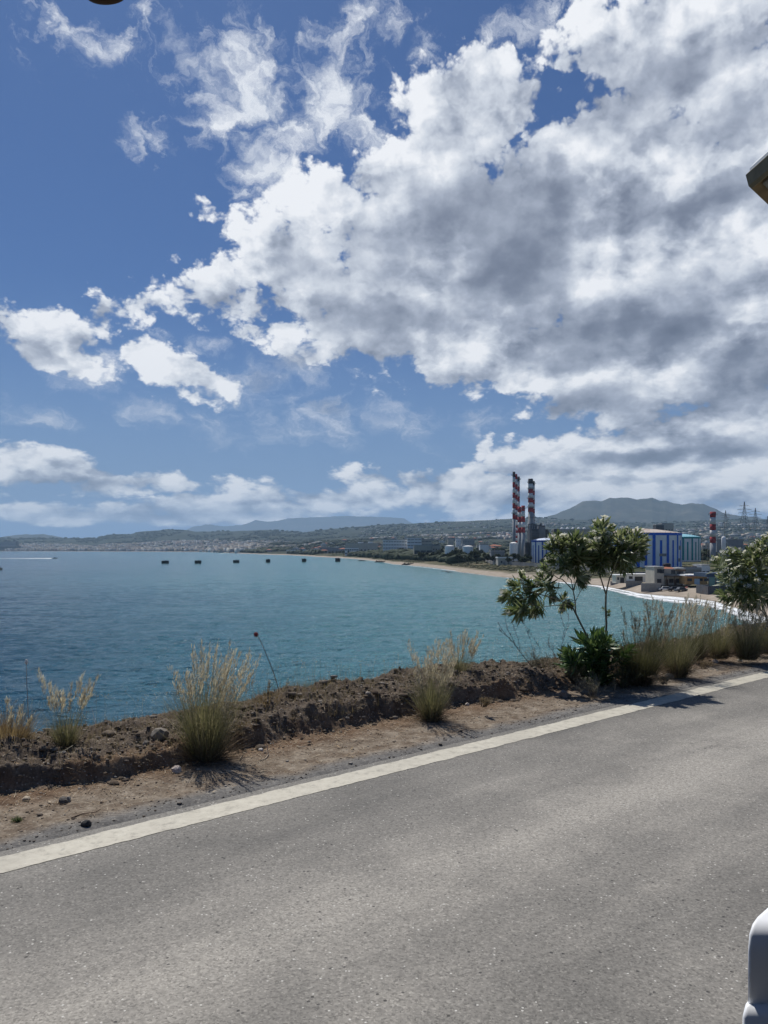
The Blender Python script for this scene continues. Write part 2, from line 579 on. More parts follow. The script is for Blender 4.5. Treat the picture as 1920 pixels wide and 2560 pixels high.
def landz(X, Y):
    X, Y = np.asarray(X, float), np.asarray(Y, float)
    x = CX + F * X / np.maximum(Y, 1)
    yc, yr = coastY(x), ridgeY(x)
    off = Y - yc
    zr = H + (YH - np.interp(x, RX, RYP)) / F * yr
    z = SEA + np.where(off < 0, off * .05, 2.2 * sstep(off / 40) + 3.0 * sstep((off - 40) / 160))
    y0 = np.maximum(yc + 150, 900)
    u = np.clip((Y - y0) / (yr - y0), 0, 1)
    rise = (zr - SEA - 5.2) * (0.42 * u + .58 * u ** 2.6)
    bumps = (fbm(X / 700, Y / 700, 4, 3) - .5) * 60 * np.clip(u * 3, 0, 1) * np.clip((1 - u) * 4, 0, 1)
    bumps += (fbm(X / 160, Y / 160, 3, 9) - .5) * 14 * np.clip(u * 4, 0, 1)
    z = z + rise + bumps
    return np.where(Y > yr, z - (Y - yr) * .25, z)


def lz(X, Y): return float(landz(X, Y))


def build_land():
    xs = np.arange(-900, 2700, 7.0)
    near = np.array([-60, -30, -12, -5, -2, 0, 2, 4, 7, 10, 14, 20, 27, 35, 45, 60, 80, 105, 135, 170, 215, 270])
    rows = []
    yc, yr = coastY(xs), ridgeY(xs)
    for o in near: rows.append(yc + o)
    for u in np.linspace(0, 1, 121)[1:]: rows.append((yc + 270) * (yr / (yc + 270)) ** u)
    rows.append(yr * 1.02); rows.append(yr * 1.05); rows.append(yr * 1.1)
    Yg = np.array(rows)
    Xg = (xs[None] - CX) / F * Yg
    Zg = landz(Xg, Yg)
    V = np.stack([Xg, Yg, Zg], -1).reshape(-1, 3)
    m, T, b = custom('coast_land')
    g = T.n('ShaderNodeNewGeometry').outputs['Position']
    px_, py_, pz_ = T.sep(g)
    scr = T.ramp(T.noise(g, .02, 8, .68), [(.30, (.030, .042, .020)), (.46, (.058, .066, .034)), (.56, (.13, .115, .07)), (.72, (.20, .17, .12))])
    far = T.ramp(T.noise(g, .006, 9, .72), [(.34, (.018, .030, .022)), (.55, (.038, .046, .032)), (.68, (.08, .074, .056)), (.82, (.15, .13, .10))])
    c = T.mix(T.mr(py_, 900, 2500), scr, far)
    sn = T.noise(g, .25, 8, .65)
    sand = T.ramp(sn, [(.3, (.27, .225, .175)), (.55, (.36, .305, .245)), (.75, (.45, .39, .32))])
    wet = T.mr(T.math('ADD', pz_, T.math('MULTIPLY', T.noise(g, .08, 4), .3)), SEA + .15, SEA + .5)
    sand = T.mix(wet, (.17, .145, .115), sand)
    edge = T.math('ADD', pz_, T.math('MULTIPLY', T.noise(g, .035, 7, .65), 2.6))
    c = T.mix(T.mr(edge, SEA + 2.9, SEA + 3.6), sand, c)
    T.put(b.inputs['Base Color'], c)
    b.inputs['Roughness'].default_value = 1
    b.inputs['Specular IOR Level'].default_value = .1
    T.put(b.inputs['Normal'], T.bump(T.noise(g, .3, 6, .6), .5, 1.0))
    tag(np_mesh('ground', V, grid_faces(len(rows), len(xs)), [m], smooth=True), kind='structure')


build_land()


def mountain(name, prof, Y0, Yc, Y1, cols, seed, base=0.0, gully=.22, step=5, rows=60, nsc=.004):
    xs = np.arange(prof[0][0], prof[-1][0] + 1, step, dtype=float)
    yp = np.interp(xs, [p[0] for p in prof], [p[1] for p in prof])
    yp = yp + (fbm(xs / 22, xs * 0, 5, seed, .6) - .5) * 5.0
    zc = H + (YH - yp) / F * Yc
    v = np.concatenate([np.linspace(0, 1, rows), 1 + np.linspace(0, 1, 12)[1:]])
    Yg = np.where(v < 1, Y0 + (Yc - Y0) * v, Yc + (Y1 - Yc) * (v - 1))[:, None] + 0 * xs[None]
    Xg = (xs[None] - CX) / F * Yg
    f = np.where(v <= 1, .35 * v + .65 * v ** 1.9, np.clip(2 - v, 0, 1) ** 1.2)[:, None]
    Z = base + (zc[None] - base) * f
    rg = 1 - np.abs(fbm(Xg / 900, Yg / 1800, 6, seed + 5, .55) - .5) * 4
    vv = v[:, None]
    Z = Z + (rg - .6) * gully * (zc[None] - base) * np.clip(vv, 0, 1) * np.clip(1.0 - vv, 0, 1) * 1.9
    m, T, b = custom(name + '_slopes')
    g = T.n('ShaderNodeNewGeometry').outputs['Position']
    T.put(b.inputs['Base Color'], T.ramp(T.noise(g, nsc, 9, .7), [(.3, cols[0]), (.5, cols[1]), (.7, cols[2])]))
    b.inputs['Roughness'].default_value = 1
    b.inputs['Specular IOR Level'].default_value = .05
    tag(np_mesh(name, np.stack([Xg, Yg, Z], -1).reshape(-1, 3), grid_faces(len(v), len(xs)), [m], smooth=True), kind='structure')


rock = ((.040, .048, .040), (.070, .072, .058), (.13, .12, .10))
mountain('mountain', [(1180, 1335), (1300, 1312), (1360, 1294), (1380, 1288), (1410, 1278), (1430, 1268), (1448, 1258), (1458, 1253), (1490, 1251), (1505, 1253), (1525, 1245), (1570, 1244),
                      (1590, 1249), (1612, 1248), (1630, 1244), (1650, 1252), (1665, 1251), (1685, 1259), (1705, 1262), (1730, 1256), (1760, 1261), (1790, 1271), (1812, 1283), (1840, 1288), (1870, 1291),
                      (1920, 1298), (2050, 1312), (2250, 1345)], 7000, 9300, 11500, rock, 21, gully=.42)
mountain('hills', [(-900, 1345), (-300, 1340), (0, 1343), (60, 1337), (100, 1335), (160, 1344), (230, 1349), (330, 1352)], 9800, 11500, 12500, rock, 33, gully=.1)
mountain('far_mountain', [(380, 1352), (440, 1334), (480, 1318), (515, 1310), (560, 1316), (600, 1314), (640, 1301), (680, 1304), (720, 1296), (780, 1294), (860, 1291), (960, 1292), (1010, 1296), (1040, 1312), (1150, 1330)],
         15500, 18200, 20000, rock, 45, gully=.12)


def build_sea():
    m, T, b = custom('sea_water')
    g = T.n('ShaderNodeNewGeometry').outputs['Position']
    x_, y_, z_ = T.sep(g)
    # shallows: distance in front of the beach grows paler and greener; the deep bay to the west is blue
    th = T.math('DIVIDE', x_, T.math('MAXIMUM', y_, 30.0))
    sh = T.mr(th, -.50, .34)
    big = T.noise(T.vm('MULTIPLY', g, (.006, .02, 1)), 1.0, 6, .6)
    sh = T.math('ADD', sh, T.math('MULTIPLY', T.math('SUBTRACT', big, .5), .22))
    nearf = T.mr(y_, 60, 330)
    sh = T.math('MULTIPLY', sh, T.mr(nearf, 0, 1, .62, 1.0))
    c = T.ramp(sh, [(.0, (.020, .088, .142)), (.22, (.046, .155, .205)), (.5, (.088, .240, .265)), (.78, (.120, .275, .278)), (1.0, (.17, .33, .31))])
    streak = T.noise(T.vm('MULTIPLY', g, (.02, .006, 1)), 1.0, 5, .6)
    c = T.mix(T.mr(streak, .42, .62, 0, .35), c, T.mix(1.0, c, (.72, .78, .88), 'MULTIPLY'))
    T.put(b.inputs['Base Color'], c)
    b.inputs['IOR'].default_value = 1.333
    b.inputs['Roughness'].default_value = .15
    wv = T.vm('MULTIPLY', g, (.75, 1.15, 1))
    h = T.math('MULTIPLY', T.noise(wv, .22, 5, .6, dist=.5), 1.0)
    h = T.math('ADD', h, T.math('MULTIPLY', T.noise(wv, .9, 5, .62, dist=.6), .34))
    h = T.math('ADD', h, T.math('MULTIPLY', T.noise(wv, 3.2, 4, .6), .09))
    T.put(b.inputs['Normal'], T.bump(h, 1.0, 2.6))
    b.inputs['Specular IOR Level'].default_value = .22
    # a few whitecaps in the wind
    wc = T.noise(T.vm('MULTIPLY', g, (.35, 1.0, 1)), .33, 6, .75)
    cap = T.mr(wc, .735, .755)
    df = T.n('ShaderNodeBsdfDiffuse'); df.inputs[0].default_value = (.8, .82, .82, 1)
    mx = T.n('ShaderNodeMixShader'); T.put(mx.inputs[0], cap)
    T.L.new(b.outputs[0], mx.inputs[1]); T.L.new(df.outputs[0], mx.inputs[2])
    T.L.new(mx.outputs[0], m.node_tree.nodes['Material Output'].inputs[0])
    # wind waves as real relief where they are large enough to be seen, flat water beyond
    xs = np.concatenate([np.arange(-2600, -240, 120), np.arange(-240, 2160, 4.0), np.arange(2160, 4600, 120)])
    ypx = np.concatenate([np.arange(1925, 1640, -1.0), np.arange(1640, 1500, -.75), np.arange(1500, 1404, -.5)])
    Yr = np.concatenate([[-400, 0, 30], (H - SEA) * F / (ypx - YH), [1000, 1400, 2200, 3500, 6000, 9000]])
    Yg = Yr[:, None] + 0 * xs[None]
    Xg = (xs[None] - CX) / F * np.maximum(Yg, 50)
    def ridge(n): return 1 - np.abs(2 * n - 1)
    wx, wy = Xg + (fbm(Xg / 30, Yg / 30, 2, 81) - .5) * 20, Yg + (fbm(Xg / 26, Yg / 26, 2, 83) - .5) * 14
    h1 = ridge(fbm(wx / 9.0, wy / 4.2, 2, 85)) - .6
    h2 = ridge(fbm(wx / 3.4, wy / 1.7, 2, 87)) - .6
    h3 = ridge(vnoise(wx / 1.3, wy / .7, 89)) - .5
    gust = .55 + .9 * fbm(Xg / 60, Yg / 90, 3, 90)
    amp = np.clip((950 - Yg) / 600, 0, 1) * np.clip((Yg - 40) / 30, 0, 1)
    sx = CX + F * Xg / np.maximum(Yg, 50)
    amp = amp * np.clip((coastY(sx) - 8 - Yg) / 40, 0, 1)
    Z = SEA + amp * gust * (.34 * h1 + .22 * h2 * np.clip((420 - Yg) / 200, 0, 1) + .10 * h3 * np.clip((200 - Yg) / 80, 0, 1))
    tag(np_mesh('sea', np.stack([Xg, Yg, Z], -1).reshape(-1, 3), grid_faces(len(Yr), len(xs)), [m], smooth=True), kind='structure')


build_sea()


def build_surf():
    """breaking waves: torn white sheets riding just above the water along the beach"""
    m, T, b = custom('surf_foam')
    uv = T.n('ShaderNodeUVMap').outputs[0]
    g = T.n('ShaderNodeNewGeometry').outputs['Position']
    u, v, _ = T.sep(uv)
    n = T.noise(T.vm('MULTIPLY', g, (.5, 1.0, 1)), .55, 8, .72, dist=.8)
    prof = T.math('SUBTRACT', 1.0, T.math('ABSOLUTE', T.math('SUBTRACT', T.math('MULTIPLY', v, 2.0), 1.0)))
    a = T.mr(T.math('ADD', n, T.math('MULTIPLY', prof, .30)), T.mr(T.noise(T.vm('MULTIPLY', g, (.04, .04, 0)), 1.0, 3), .35, .65, .52, .66), .74)
    b.inputs['Base Color'].default_value = (.82, .84, .84, 1)
    b.inputs['Roughness'].default_value = .7
    tr = T.n('ShaderNodeBsdfTransparent')
    mx = T.n('ShaderNodeMixShader')
    T.put(mx.inputs[0], a)
    T.L.new(tr.outputs[0], mx.inputs[1]); T.L.new(b.outputs[0], mx.inputs[2])
    T.L.new(mx.outputs[0], m.node_tree.nodes['Material Output'].inputs[0])
    xs = np.concatenate([np.arange(330, 1200, 6.0), np.arange(1200, 2000, 3.0)])
    yc = coastY(xs)
    for k, (o0, wd, lift) in enumerate([(2.2, 5.0, .10), (-4.5, 8.0, .30), (-14, 7.0, .16)]):
        keep = np.ones(len(xs), bool) if k == 0 else (xs > (1440 if k == 1 else 1500))
        if k == 1: keep |= (xs > 560) & (xs < 1000)
        X = xs[keep]
        wob = (fbm(X / 30, X * 0, 4, 50 + k) - .5) * 7
        wd2 = wd * (1 + 1.1 * np.clip((1300 - X) / 700, 0, 1) + 2.5 * np.clip((900 - X) / 200, 0, 3) + 1.9 * np.clip((X - 1400) / 200, 0, 1))
        c0 = yc[keep] + o0 + wob
        vs, uvs = [], []
        for j in range(6):
            q = j / 5
            Y = c0 - wd2 / 2 + wd2 * q
            z = SEA + .03 + lift * math.sin(q * PI) * (.4 + .8 * fbm(X / 9, X * 0, 3, 70 + k))
            vs.append(np.stack([(X - CX) / F * Y, Y, z], -1)); uvs.append(np.stack([X * .01, X * 0 + q], -1))
        V = np.concatenate(vs); U = np.concatenate(uvs)
        o = np_mesh('surf', V, grid_faces(6, len(X)), [m], smooth=True)
        ul = o.data.uv_layers.new(name='UVMap')
        idx = np.empty(len(o.data.loops), dtype=np.int32); o.data.loops.foreach_get('vertex_index', idx)
        ul.data.foreach_set('uv', U[idx].astype(np.float32).ravel())
        tag(o, ['white foam of the last wave running up the sand', 'white breaking wave just off the beach', 'outer line of white foam off the beach'][k], 'surf', kind='stuff')


build_surf()


# ================================================================== road and verge  (s along the road, t across it towards the sea)
HD = R(49.1)
RD = np.array([math.sin(HD), math.cos(HD)]); RN = np.array([-math.cos(HD), math.sin(HD)])
RA = np.array([0.0, 5.574])


def st2xy(s, t):
    s, t = np.asarray(s, float), np.asarray(t, float)
    return RA[0] + s * RD[0] + t * RN[0], RA[1] + s * RD[1] + t * RN[1]


def xy2st(x, y):
    return (x - RA[0]) * RD[0] + (y - RA[1]) * RD[1], (x - RA[0]) * RN[0] + (y - RA[1]) * RN[1]


def edge_shift(s): return (vnoise(s * .55, s * 0 + 3.3, 5) - .5) * .24 + (vnoise(s * 1.9, s * 0 + 1.3, 6) - .5) * .20 + (vnoise(s * 6, s * 0 + .3, 8) - .5) * .09 + (vnoise(s * 17, s * 0 + .7, 9) - .5) * .04


def verge_z(s, t):
    s, t = np.asarray(s, float), np.asarray(t, float)
    e = edge_shift(s)
    tt = t - e * sstep(t / 1.0)
    hf = np.interp(s, [-6, -2.6, -1.2, 0, 1.5, 3.2, 4.6, 6, 9, 14], [.17, .17, .16, .13, .15, .11, .07, .06, .10, .12])
    hf = hf * (.55 + .95 * vnoise(s * 1.3, s * 0 + 9.1, 12))
    step = np.interp(s, [-6, 2.5, 4.5, 20], [.07, .09, .30, .40]) + .34 * np.clip(vnoise(s * .9, s * 0 + 7.7, 14) - .55, 0, 1) * 2
    face = sstep((tt - 1.03) / step)
    top = sstep((tt - 1.12) / .5)
    z = -.02 + .028 * sstep((t - .13) / .12) + .02 * sstep((tt - .5) / .6)
    z = z + hf * face + np.interp(s, [-6, -2, 0, 3, 14], [.07, .055, .04, .05, .07]) * top
    crest = 1.85 + .25 * (vnoise(s * .8, s * 0 + 4, 31) - .5)
    d = np.maximum(t - crest, 0)
    z = z - np.where(d < .35, d * d * 1.1, .135 + (d - .35) * .80)
    x, y = st2xy(s, t)
    mic = (fbm(x * 6, y * 6, 3, 3) - .5)
    cl = np.abs(fbm(x * 14, y * 14, 3, 13) - .5) * 2
    fine = fbm(x * 38, y * 38, 3, 23) - .5
    rough = sstep((tt - .98) / .15)
    lump = np.clip(fbm(x * 8, y * 8, 2, 33) - .5, 0, 1)
    z = z + mic * (.012 + .09 * rough) * sstep((t - .2) / .2) + (cl * .055 + fine * .036 + lump * .10) * rough + fine * .004 * sstep((t - .2) / .1)
    return np.maximum(z, SEA - 1.5)


def vz(x, y):
    s, t = xy2st(x, y)
    return float(verge_z(s, t))


def build_road():
    m, T, b = custom('asphalt')
    g = T.n('ShaderNodeNewGeometry').outputs['Position']
    rel = T.vm('SUBTRACT', g, (RA[0], RA[1], 0))
    tt = T.vm('DOT_PRODUCT', rel, (RN[0], RN[1], 0), out=1)
    ss_ = T.vm('DOT_PRODUCT', rel, (RD[0], RD[1], 0), out=1)
    track = T.noise(T.comb(T.math('MULTIPLY', tt, 1.6), T.math('MULTIPLY', ss_, .16), 0.0), 1.0, 5, .6)
    patch = T.noise(g, 1.1, 8, .68, dist=.5)
    wob = T.math('ADD', tt, T.math('MULTIPLY', T.math('SUBTRACT', T.noise(g, .6, 3), .5), .5))
    prof = T.ramp(T.mr(wob, -4.2, .2), [(0.0, .44), (.25, .42), (.46, .48), (.62, .70), (.74, .50), (.87, .40), (1.0, .44)], 'B_SPLINE')
    base = T.ramp(T.math('ADD', T.math('MULTIPLY', prof, .45), T.math('ADD', T.math('MULTIPLY', track, .33), T.math('MULTIPLY', patch, .26))),
                  [(.42, (.142, .134, .119)), (.52, (.215, .201, .176)), (.62, (.335, .310, .268))])
    stain = T.mr(T.noise(T.comb(T.math('MULTIPLY', tt, 2.2), T.math('MULTIPLY', ss_, .5), 4.0), 1.4, 7, .7), .60, .68, 0, .28)
    base = T.mix(stain, base, (.085, .082, .078))
    grain = T.n('ShaderNodeTexVoronoi', feature='F1'); T.put(grain.inputs['Vector'], g); grain.inputs['Scale'].default_value = 125
    gc = T.n('ShaderNodeSeparateColor'); T.put(gc.inputs[0], grain.outputs['Color'])
    gr = gc.outputs[0]
    gv = T.ramp(gr, [(0.0, .60), (.2, .86), (.6, 1.0), (.9, 1.12), (1.0, 1.4)])
    c = T.mix(1.0, base, gv, 'MULTIPLY')
    g2 = T.noise(g, 42, 5, .7)
    c = T.mix(1.0, c, T.ramp(g2, [(.3, .76), (.5, 1.0), (.7, 1.22)]), 'MULTIPLY')
    pit = T.voro(g, 26, 'F1')
    pn = T.noise(g, 9, 3)
    pitm = T.math('MULTIPLY', T.mr(pit, .12, .19, 1, 0), T.mr(pn, .52, .60))
    c = T.mix(T.math('MULTIPLY', pitm, .75), c, (.035, .034, .033))
    # chips of pale stone, their sparkle painted in as lighter flecks
    chip = T.n('ShaderNodeTexVoronoi', feature='F1'); T.put(chip.inputs['Vector'], g); chip.inputs['Scale'].default_value = 60
    cc = T.n('ShaderNodeSeparateColor'); T.put(cc.inputs[0], chip.outputs['Color'])
    cm = T.math('MULTIPLY', T.mr(cc.outputs[1], .945, .95), T.mr(chip.outputs['Distance'], .22, .30, 1, 0))
    c = T.mix(T.math('MULTIPLY', cm, .85), c, (.62, .60, .54))
    cr = T.voro(T.vm('ADD', g, T.vm('SCALE', T.noise(g, 3, 5, .7, out=1), .35)), .42, 'DISTANCE_TO_EDGE')
    crm = T.math('MULTIPLY', T.mr(cr, .0015, .0040, 1, 0), T.mr(T.noise(g, .5, 3), .60, .68))
    c = T.mix(T.math('MULTIPLY', crm, .35), c, (.05, .048, .045))
    T.put(b.inputs['Base Color'], c)
    b.inputs['Roughness'].default_value = .78
    b.inputs['Specular IOR Level'].default_value = .35
    hh = T.math('ADD', T.math('MULTIPLY', gr, .6), T.math('MULTIPLY', g2, 1.0))
    hh = T.math('SUBTRACT', hh, T.math('MULTIPLY', pitm, 1.5))
    T.put(b.inputs['Normal'], T.bump(hh, .75, .004))
    S = np.array([-25, 90.0]); Tt = np.array([-9.5, .19])
    V = [(*map(float, st2xy(s, t)), 0.0) for s, t in ((-25, -9.5), (90, -9.5), (90, .19), (-25, .19))]
    tag(np_mesh('road', np.array(V), np.array([[0, 1, 2, 3]]), [m]), kind='structure')
    # far shoulder behind the viewer
    dm = mat('shoulder_dirt', (.20, .165, .125), 1, .3, 3, .01)
    V = [(*map(float, st2xy(s, t)), z) for s, t, z in ((-25, -40, .2), (90, -40, .2), (90, -9.5, -.003), (-25, -9.5, -.003))]
    tag(np_mesh('roadside_ground', np.array(V), np.array([[0, 1, 2, 3]]), [dm]), kind='structure')
    # edge line, its rims worn
    m, T, b = custom('line_paint')
    g = T.n('ShaderNodeNewGeometry').outputs['Position']
    n1 = T.noise(g, 14, 8, .7); n2 = T.noise(g, 2.2, 5, .6)
    c = T.ramp(n1, [(.3, (.27, .25, .205)), (.46, (.47, .435, .35)), (.7, (.56, .525, .43))])
    c = T.mix(T.mr(n2, .46, .70, 0, .35), c, (.30, .275, .225))
    wear = T.mr(T.noise(g, 9, 9, .78, dist=.6), .60, .68, 0, .65)
    c = T.mix(wear, c, (.19, .18, .16))
    sp = T.voro(g, 75, 'F1'); spn = T.noise(g, 6, 4, .6)
    c = T.mix(T.math('MULTIPLY', T.mr(sp, .16, .24, 1, 0), T.mr(spn, .48, .56, 0, .55)), c, (.16, .155, .145))
    T.put(b.inputs['Base Color'], c)
    b.inputs['Roughness'].default_value = .7
    T.put(b.inputs['Normal'], T.bump(n1, .4, .003))
    ss = np.concatenate([np.arange(-25, -4, .25), np.arange(-4, 14, .012), np.arange(14, 90, .25)])
    w0 = -.108 + (fbm(ss * 9, ss * 0, 5, 41, .7) - .5) * .030
    w1 = .108 + (fbm(ss * 9, ss * 0, 5, 43, .7) - .5) * .032
    x0, y0 = st2xy(ss, w0); x1, y1 = st2xy(ss, w1)
    V = np.concatenate([np.stack([x1, y1, x1 * 0 + .0025], -1), np.stack([x0, y0, x0 * 0 + .0025], -1)])
    tag(np_mesh('road_marking', V, grid_faces(2, len(ss)), [m]), kind='structure')


build_road()


def build_verge():
    ss = np.concatenate([np.arange(-25, -3.6, .3), np.arange(-3.6, 3, .014), np.arange(3, 10, .022), np.arange(10, 18, .08), np.arange(18, 90, .8)])
    ts = np.concatenate([np.arange(.10, .98, .024), np.arange(.98, 1.22, .009), np.arange(1.22, 2.3, .022), np.arange(2.3, 4, .12), np.arange(4, 26, 1.2)])
    Sg, Tg = np.meshgrid(ss, ts)
    Tw = Tg + edge_shift(Sg) * sstep(Tg / 1.0)
    Z = verge_z(Sg, Tw)
    # undercut: push the crumbling face in and out
    X, Y = st2xy(Sg, Tw)
    V = np.stack([X, Y, Z], -1).reshape(-1, 3)
    m, T, b = custom('verge_soil')
    g = T.n('ShaderNodeNewGeometry').outputs['Position']
    t = T.math('ADD', T.vm('DOT_PRODUCT', T.vm('SUBTRACT', g, (RA[0], RA[1], 0)), (RN[0], RN[1], 0), out=1), T.math('MULTIPLY', T.math('SUBTRACT', T.noise(g, 2.5, 5, .6), .5), .35))
    n1 = T.noise(g, 7, 8, .7); n2 = T.noise(g, 45, 5, .7)
    flat = T.ramp(n1, [(.32, (.120, .088, .064)), (.48, (.195, .155, .115)), (.66, (.32, .27, .21))])
    berm = T.ramp(n1, [(.3, (.070, .053, .041)), (.5, (.120, .095, .074)), (.72, (.20, .165, .13))])
    grit = T.ramp(n1, [(.3, (.12, .115, .108)), (.6, (.20, .19, .175))])
    litter = T.ramp(n1, [(.35, (.105, .062, .038)), (.6, (.19, .125, .078))])
    c = T.mix(T.mr(t, .28, .42), grit, flat)
    c = T.mix(T.math('MULTIPLY', T.mr(t, .72, .98), .8), c, litter)
    c = T.mix(T.mr(t, 1.08, 1.2), c, berm)
    c = T.mix(1.0, c, T.ramp(n2, [(.25, .55), (.5, 1.0), (.75, 1.45)]), 'MULTIPLY')
    gv = T.n('ShaderNodeTexVoronoi', feature='F1'); T.put(gv.inputs['Vector'], g); gv.inputs['Scale'].default_value = 70
    gs = T.n('ShaderNodeSeparateColor'); T.put(gs.inputs[0], gv.outputs['Color'])
    c = T.mix(T.math('MULTIPLY', T.mr(gs.outputs[0], .88, .9), T.mr(gv.outputs['Distance'], .3, .4, .7, 0)), c, (.42, .38, .32))
    T.put(b.inputs['Base Color'], c)
    b.inputs['Roughness'].default_value = 1
    b.inputs['Specular IOR Level'].default_value = .1
    T.put(b.inputs['Normal'], T.bump(T.math('ADD', n2, T.math('MULTIPLY', T.noise(g, 120, 3, .6), .5)), .9, .012))
    tag(np_mesh('verge', V, grid_faces(len(ts), len(ss))[:, ::-1], [m], smooth=False), kind='structure')


build_verge()


def stone_template(seed, sub=1, squash=.65, jit=.28):
    v, f = ico(sub)
    r = np.random.default_rng(seed)
    v = v * (1 + (r.random((len(v), 1)) - .5) * 2 * jit)
    v[:, 2] *= squash
    return v, f


def islandmat(name, cols, rough=.9, scale=60):
    m, T, b = custom(name)
    ri = T.n('ShaderNodeNewGeometry').outputs['Random Per Island']
    c = T.ramp(ri, [(i / (len(cols) - 1), k) for i, k in enumerate(cols)])
    g = T.n('ShaderNodeNewGeometry').outputs['Position']
    c = T.mix(1.0, c, T.ramp(T.noise(g, scale, 4, .6), [(.3, .7), (.7, 1.3)]), 'MULTIPLY')
    T.put(b.inputs['Base Color'], c)
    b.inputs['Roughness'].default_value = rough
    b.inputs['Specular IOR Level'].default_value = .15
    return m


def scatter_stones():
    m = islandmat('loose_stone', [(.085, .067, .052), (.12, .095, .074), (.16, .13, .105), (.24, .21, .175), (.11, .088, .068), (.14, .112, .088), (.36, .325, .28)])
    out_v, out_f, off = [], [], 0
    for k in range(4):
        tv, tf = stone_template(60 + k)
        for n, t0, t1, r0 in ((2300, 1.0, 2.25, .0075), (420, .5, 1.1, .0042), (300, .17, .42, .0038)):
            s = rng.uniform(-3.6, 10.5, n) if n > 1000 else rng.uniform(-3.2, 8, n)
            t = rng.uniform(t0, t1, n)
            if t1 > 2: t = t + edge_shift(s)
            r = r0 * np.exp(rng.normal(0, .48, n))
            big = rng.random(n) < .02
            r = np.where(big, r * 2.2, r)
            x, y = st2xy(s, t)
            z = verge_z(s, t) + r * .25
            V, Fq = instances(tv, tf, np.stack([x, y, z], -1), rand_rot(n, False), np.stack([r * rng.uniform(.8, 1.5, n), r, r * rng.uniform(.6, 1.2, n)], -1))
            out_v.append(V); out_f.append(Fq + off); off += len(V)
    tag(np_mesh('gravel', np.concatenate(out_v), np.concatenate(out_f), [m]), 'crumbs of soil and small stones along the roadside bank', 'gravel', kind='stuff')


scatter_stones()


def scatter_clods():
    m = islandmat('soil_clod', [(.075, .056, .042), (.10, .078, .058), (.135, .106, .080), (.09, .07, .053), (.16, .13, .10)], 1, 35)
    vs, fs, off = [], [], 0
    for k in range(5):
        tv, tf = stone_template(160 + k, 2, .7, .20)
        n = 170
        s = rng.uniform(-3.6, 10, n); t = rng.normal(1.28, .24, n); t = np.clip(t, .98, 2.1) + edge_shift(s)
        keepm = vnoise(s * 1.7, s * 0 + 5, 91) > .38
        s, t = s[keepm], t[keepm]; n = len(s)
        r = .014 * np.exp(rng.normal(0, .42, n))
        x, y = st2xy(s, t)
        V, Fq = instances(tv, tf, np.stack([x, y, verge_z(s, t) + r * .1], -1), rand_rot(n, False), np.stack([r * rng.uniform(.8, 1.7, n), r, r * rng.uniform(.6, 1.1, n)], -1))
        vs.append(V); fs.append(Fq + off); off += len(V)
    tag(np_mesh('soil_clods', np.concatenate(vs), np.concatenate(fs), [m]), 'lumps of brown soil broken off the roadside bank', 'soil', kind='stuff')


scatter_clods()


def strips(base, az, lean, length, width, bend, L=5, twist=None, taper=True, flat=False):
    """ribbons: base (n,3), heading az, lean from vertical at the root, extra bend towards the tip"""
    n = len(az)
    u = np.linspace(0, 1, L)
    th = lean[:, None] + bend[:, None] * u[None] ** 1.3
    seg = length[:, None] / (L - 1)
    dx, dz = np.sin(th) * seg, np.cos(th) * seg
    cx = np.concatenate([np.zeros((n, 1)), np.cumsum(dx[:, :-1], 1)], 1)
    cz = np.concatenate([np.zeros((n, 1)), np.cumsum(dz[:, :-1], 1)], 1)
    ca, sa = np.cos(az)[:, None], np.sin(az)[:, None]
    P0 = np.stack([base[:, 0:1] + cx * ca, base[:, 1:2] + cx * sa, base[:, 2:3] + cz], -1)
    tw = rng.uniform(0, 2 * PI, n) if twist is None else twist
    sx = np.stack([-np.sin(az) * np.cos(tw) , np.cos(az) * np.cos(tw), np.sin(tw) * .6], -1)
    sx = sx / np.maximum(np.linalg.norm(sx, axis=1, keepdims=True), 1e-6)
    if flat: sx = np.stack([-np.sin(az), np.cos(az), az * 0], -1)
    w = (1 - u ** 2 * .95) if taper is True else (np.sin(np.clip(u * .96 + .04, 0, 1) * PI) if taper == 'leaf' else np.ones(L))
    off = sx[:, None, :] * (width[:, None] * w[None])[..., None] * .5
    V = np.stack([P0 - off, P0 + off], 2)            # n,L,2,3
    i = (np.arange(n) * L * 2)[:, None] + (np.arange(L - 1) * 2)[None]
    Fq = np.stack([i, i + 1, i + 3, i + 2], -1).reshape(-1, 4)
    return V.reshape(-1, 3), Fq, P0


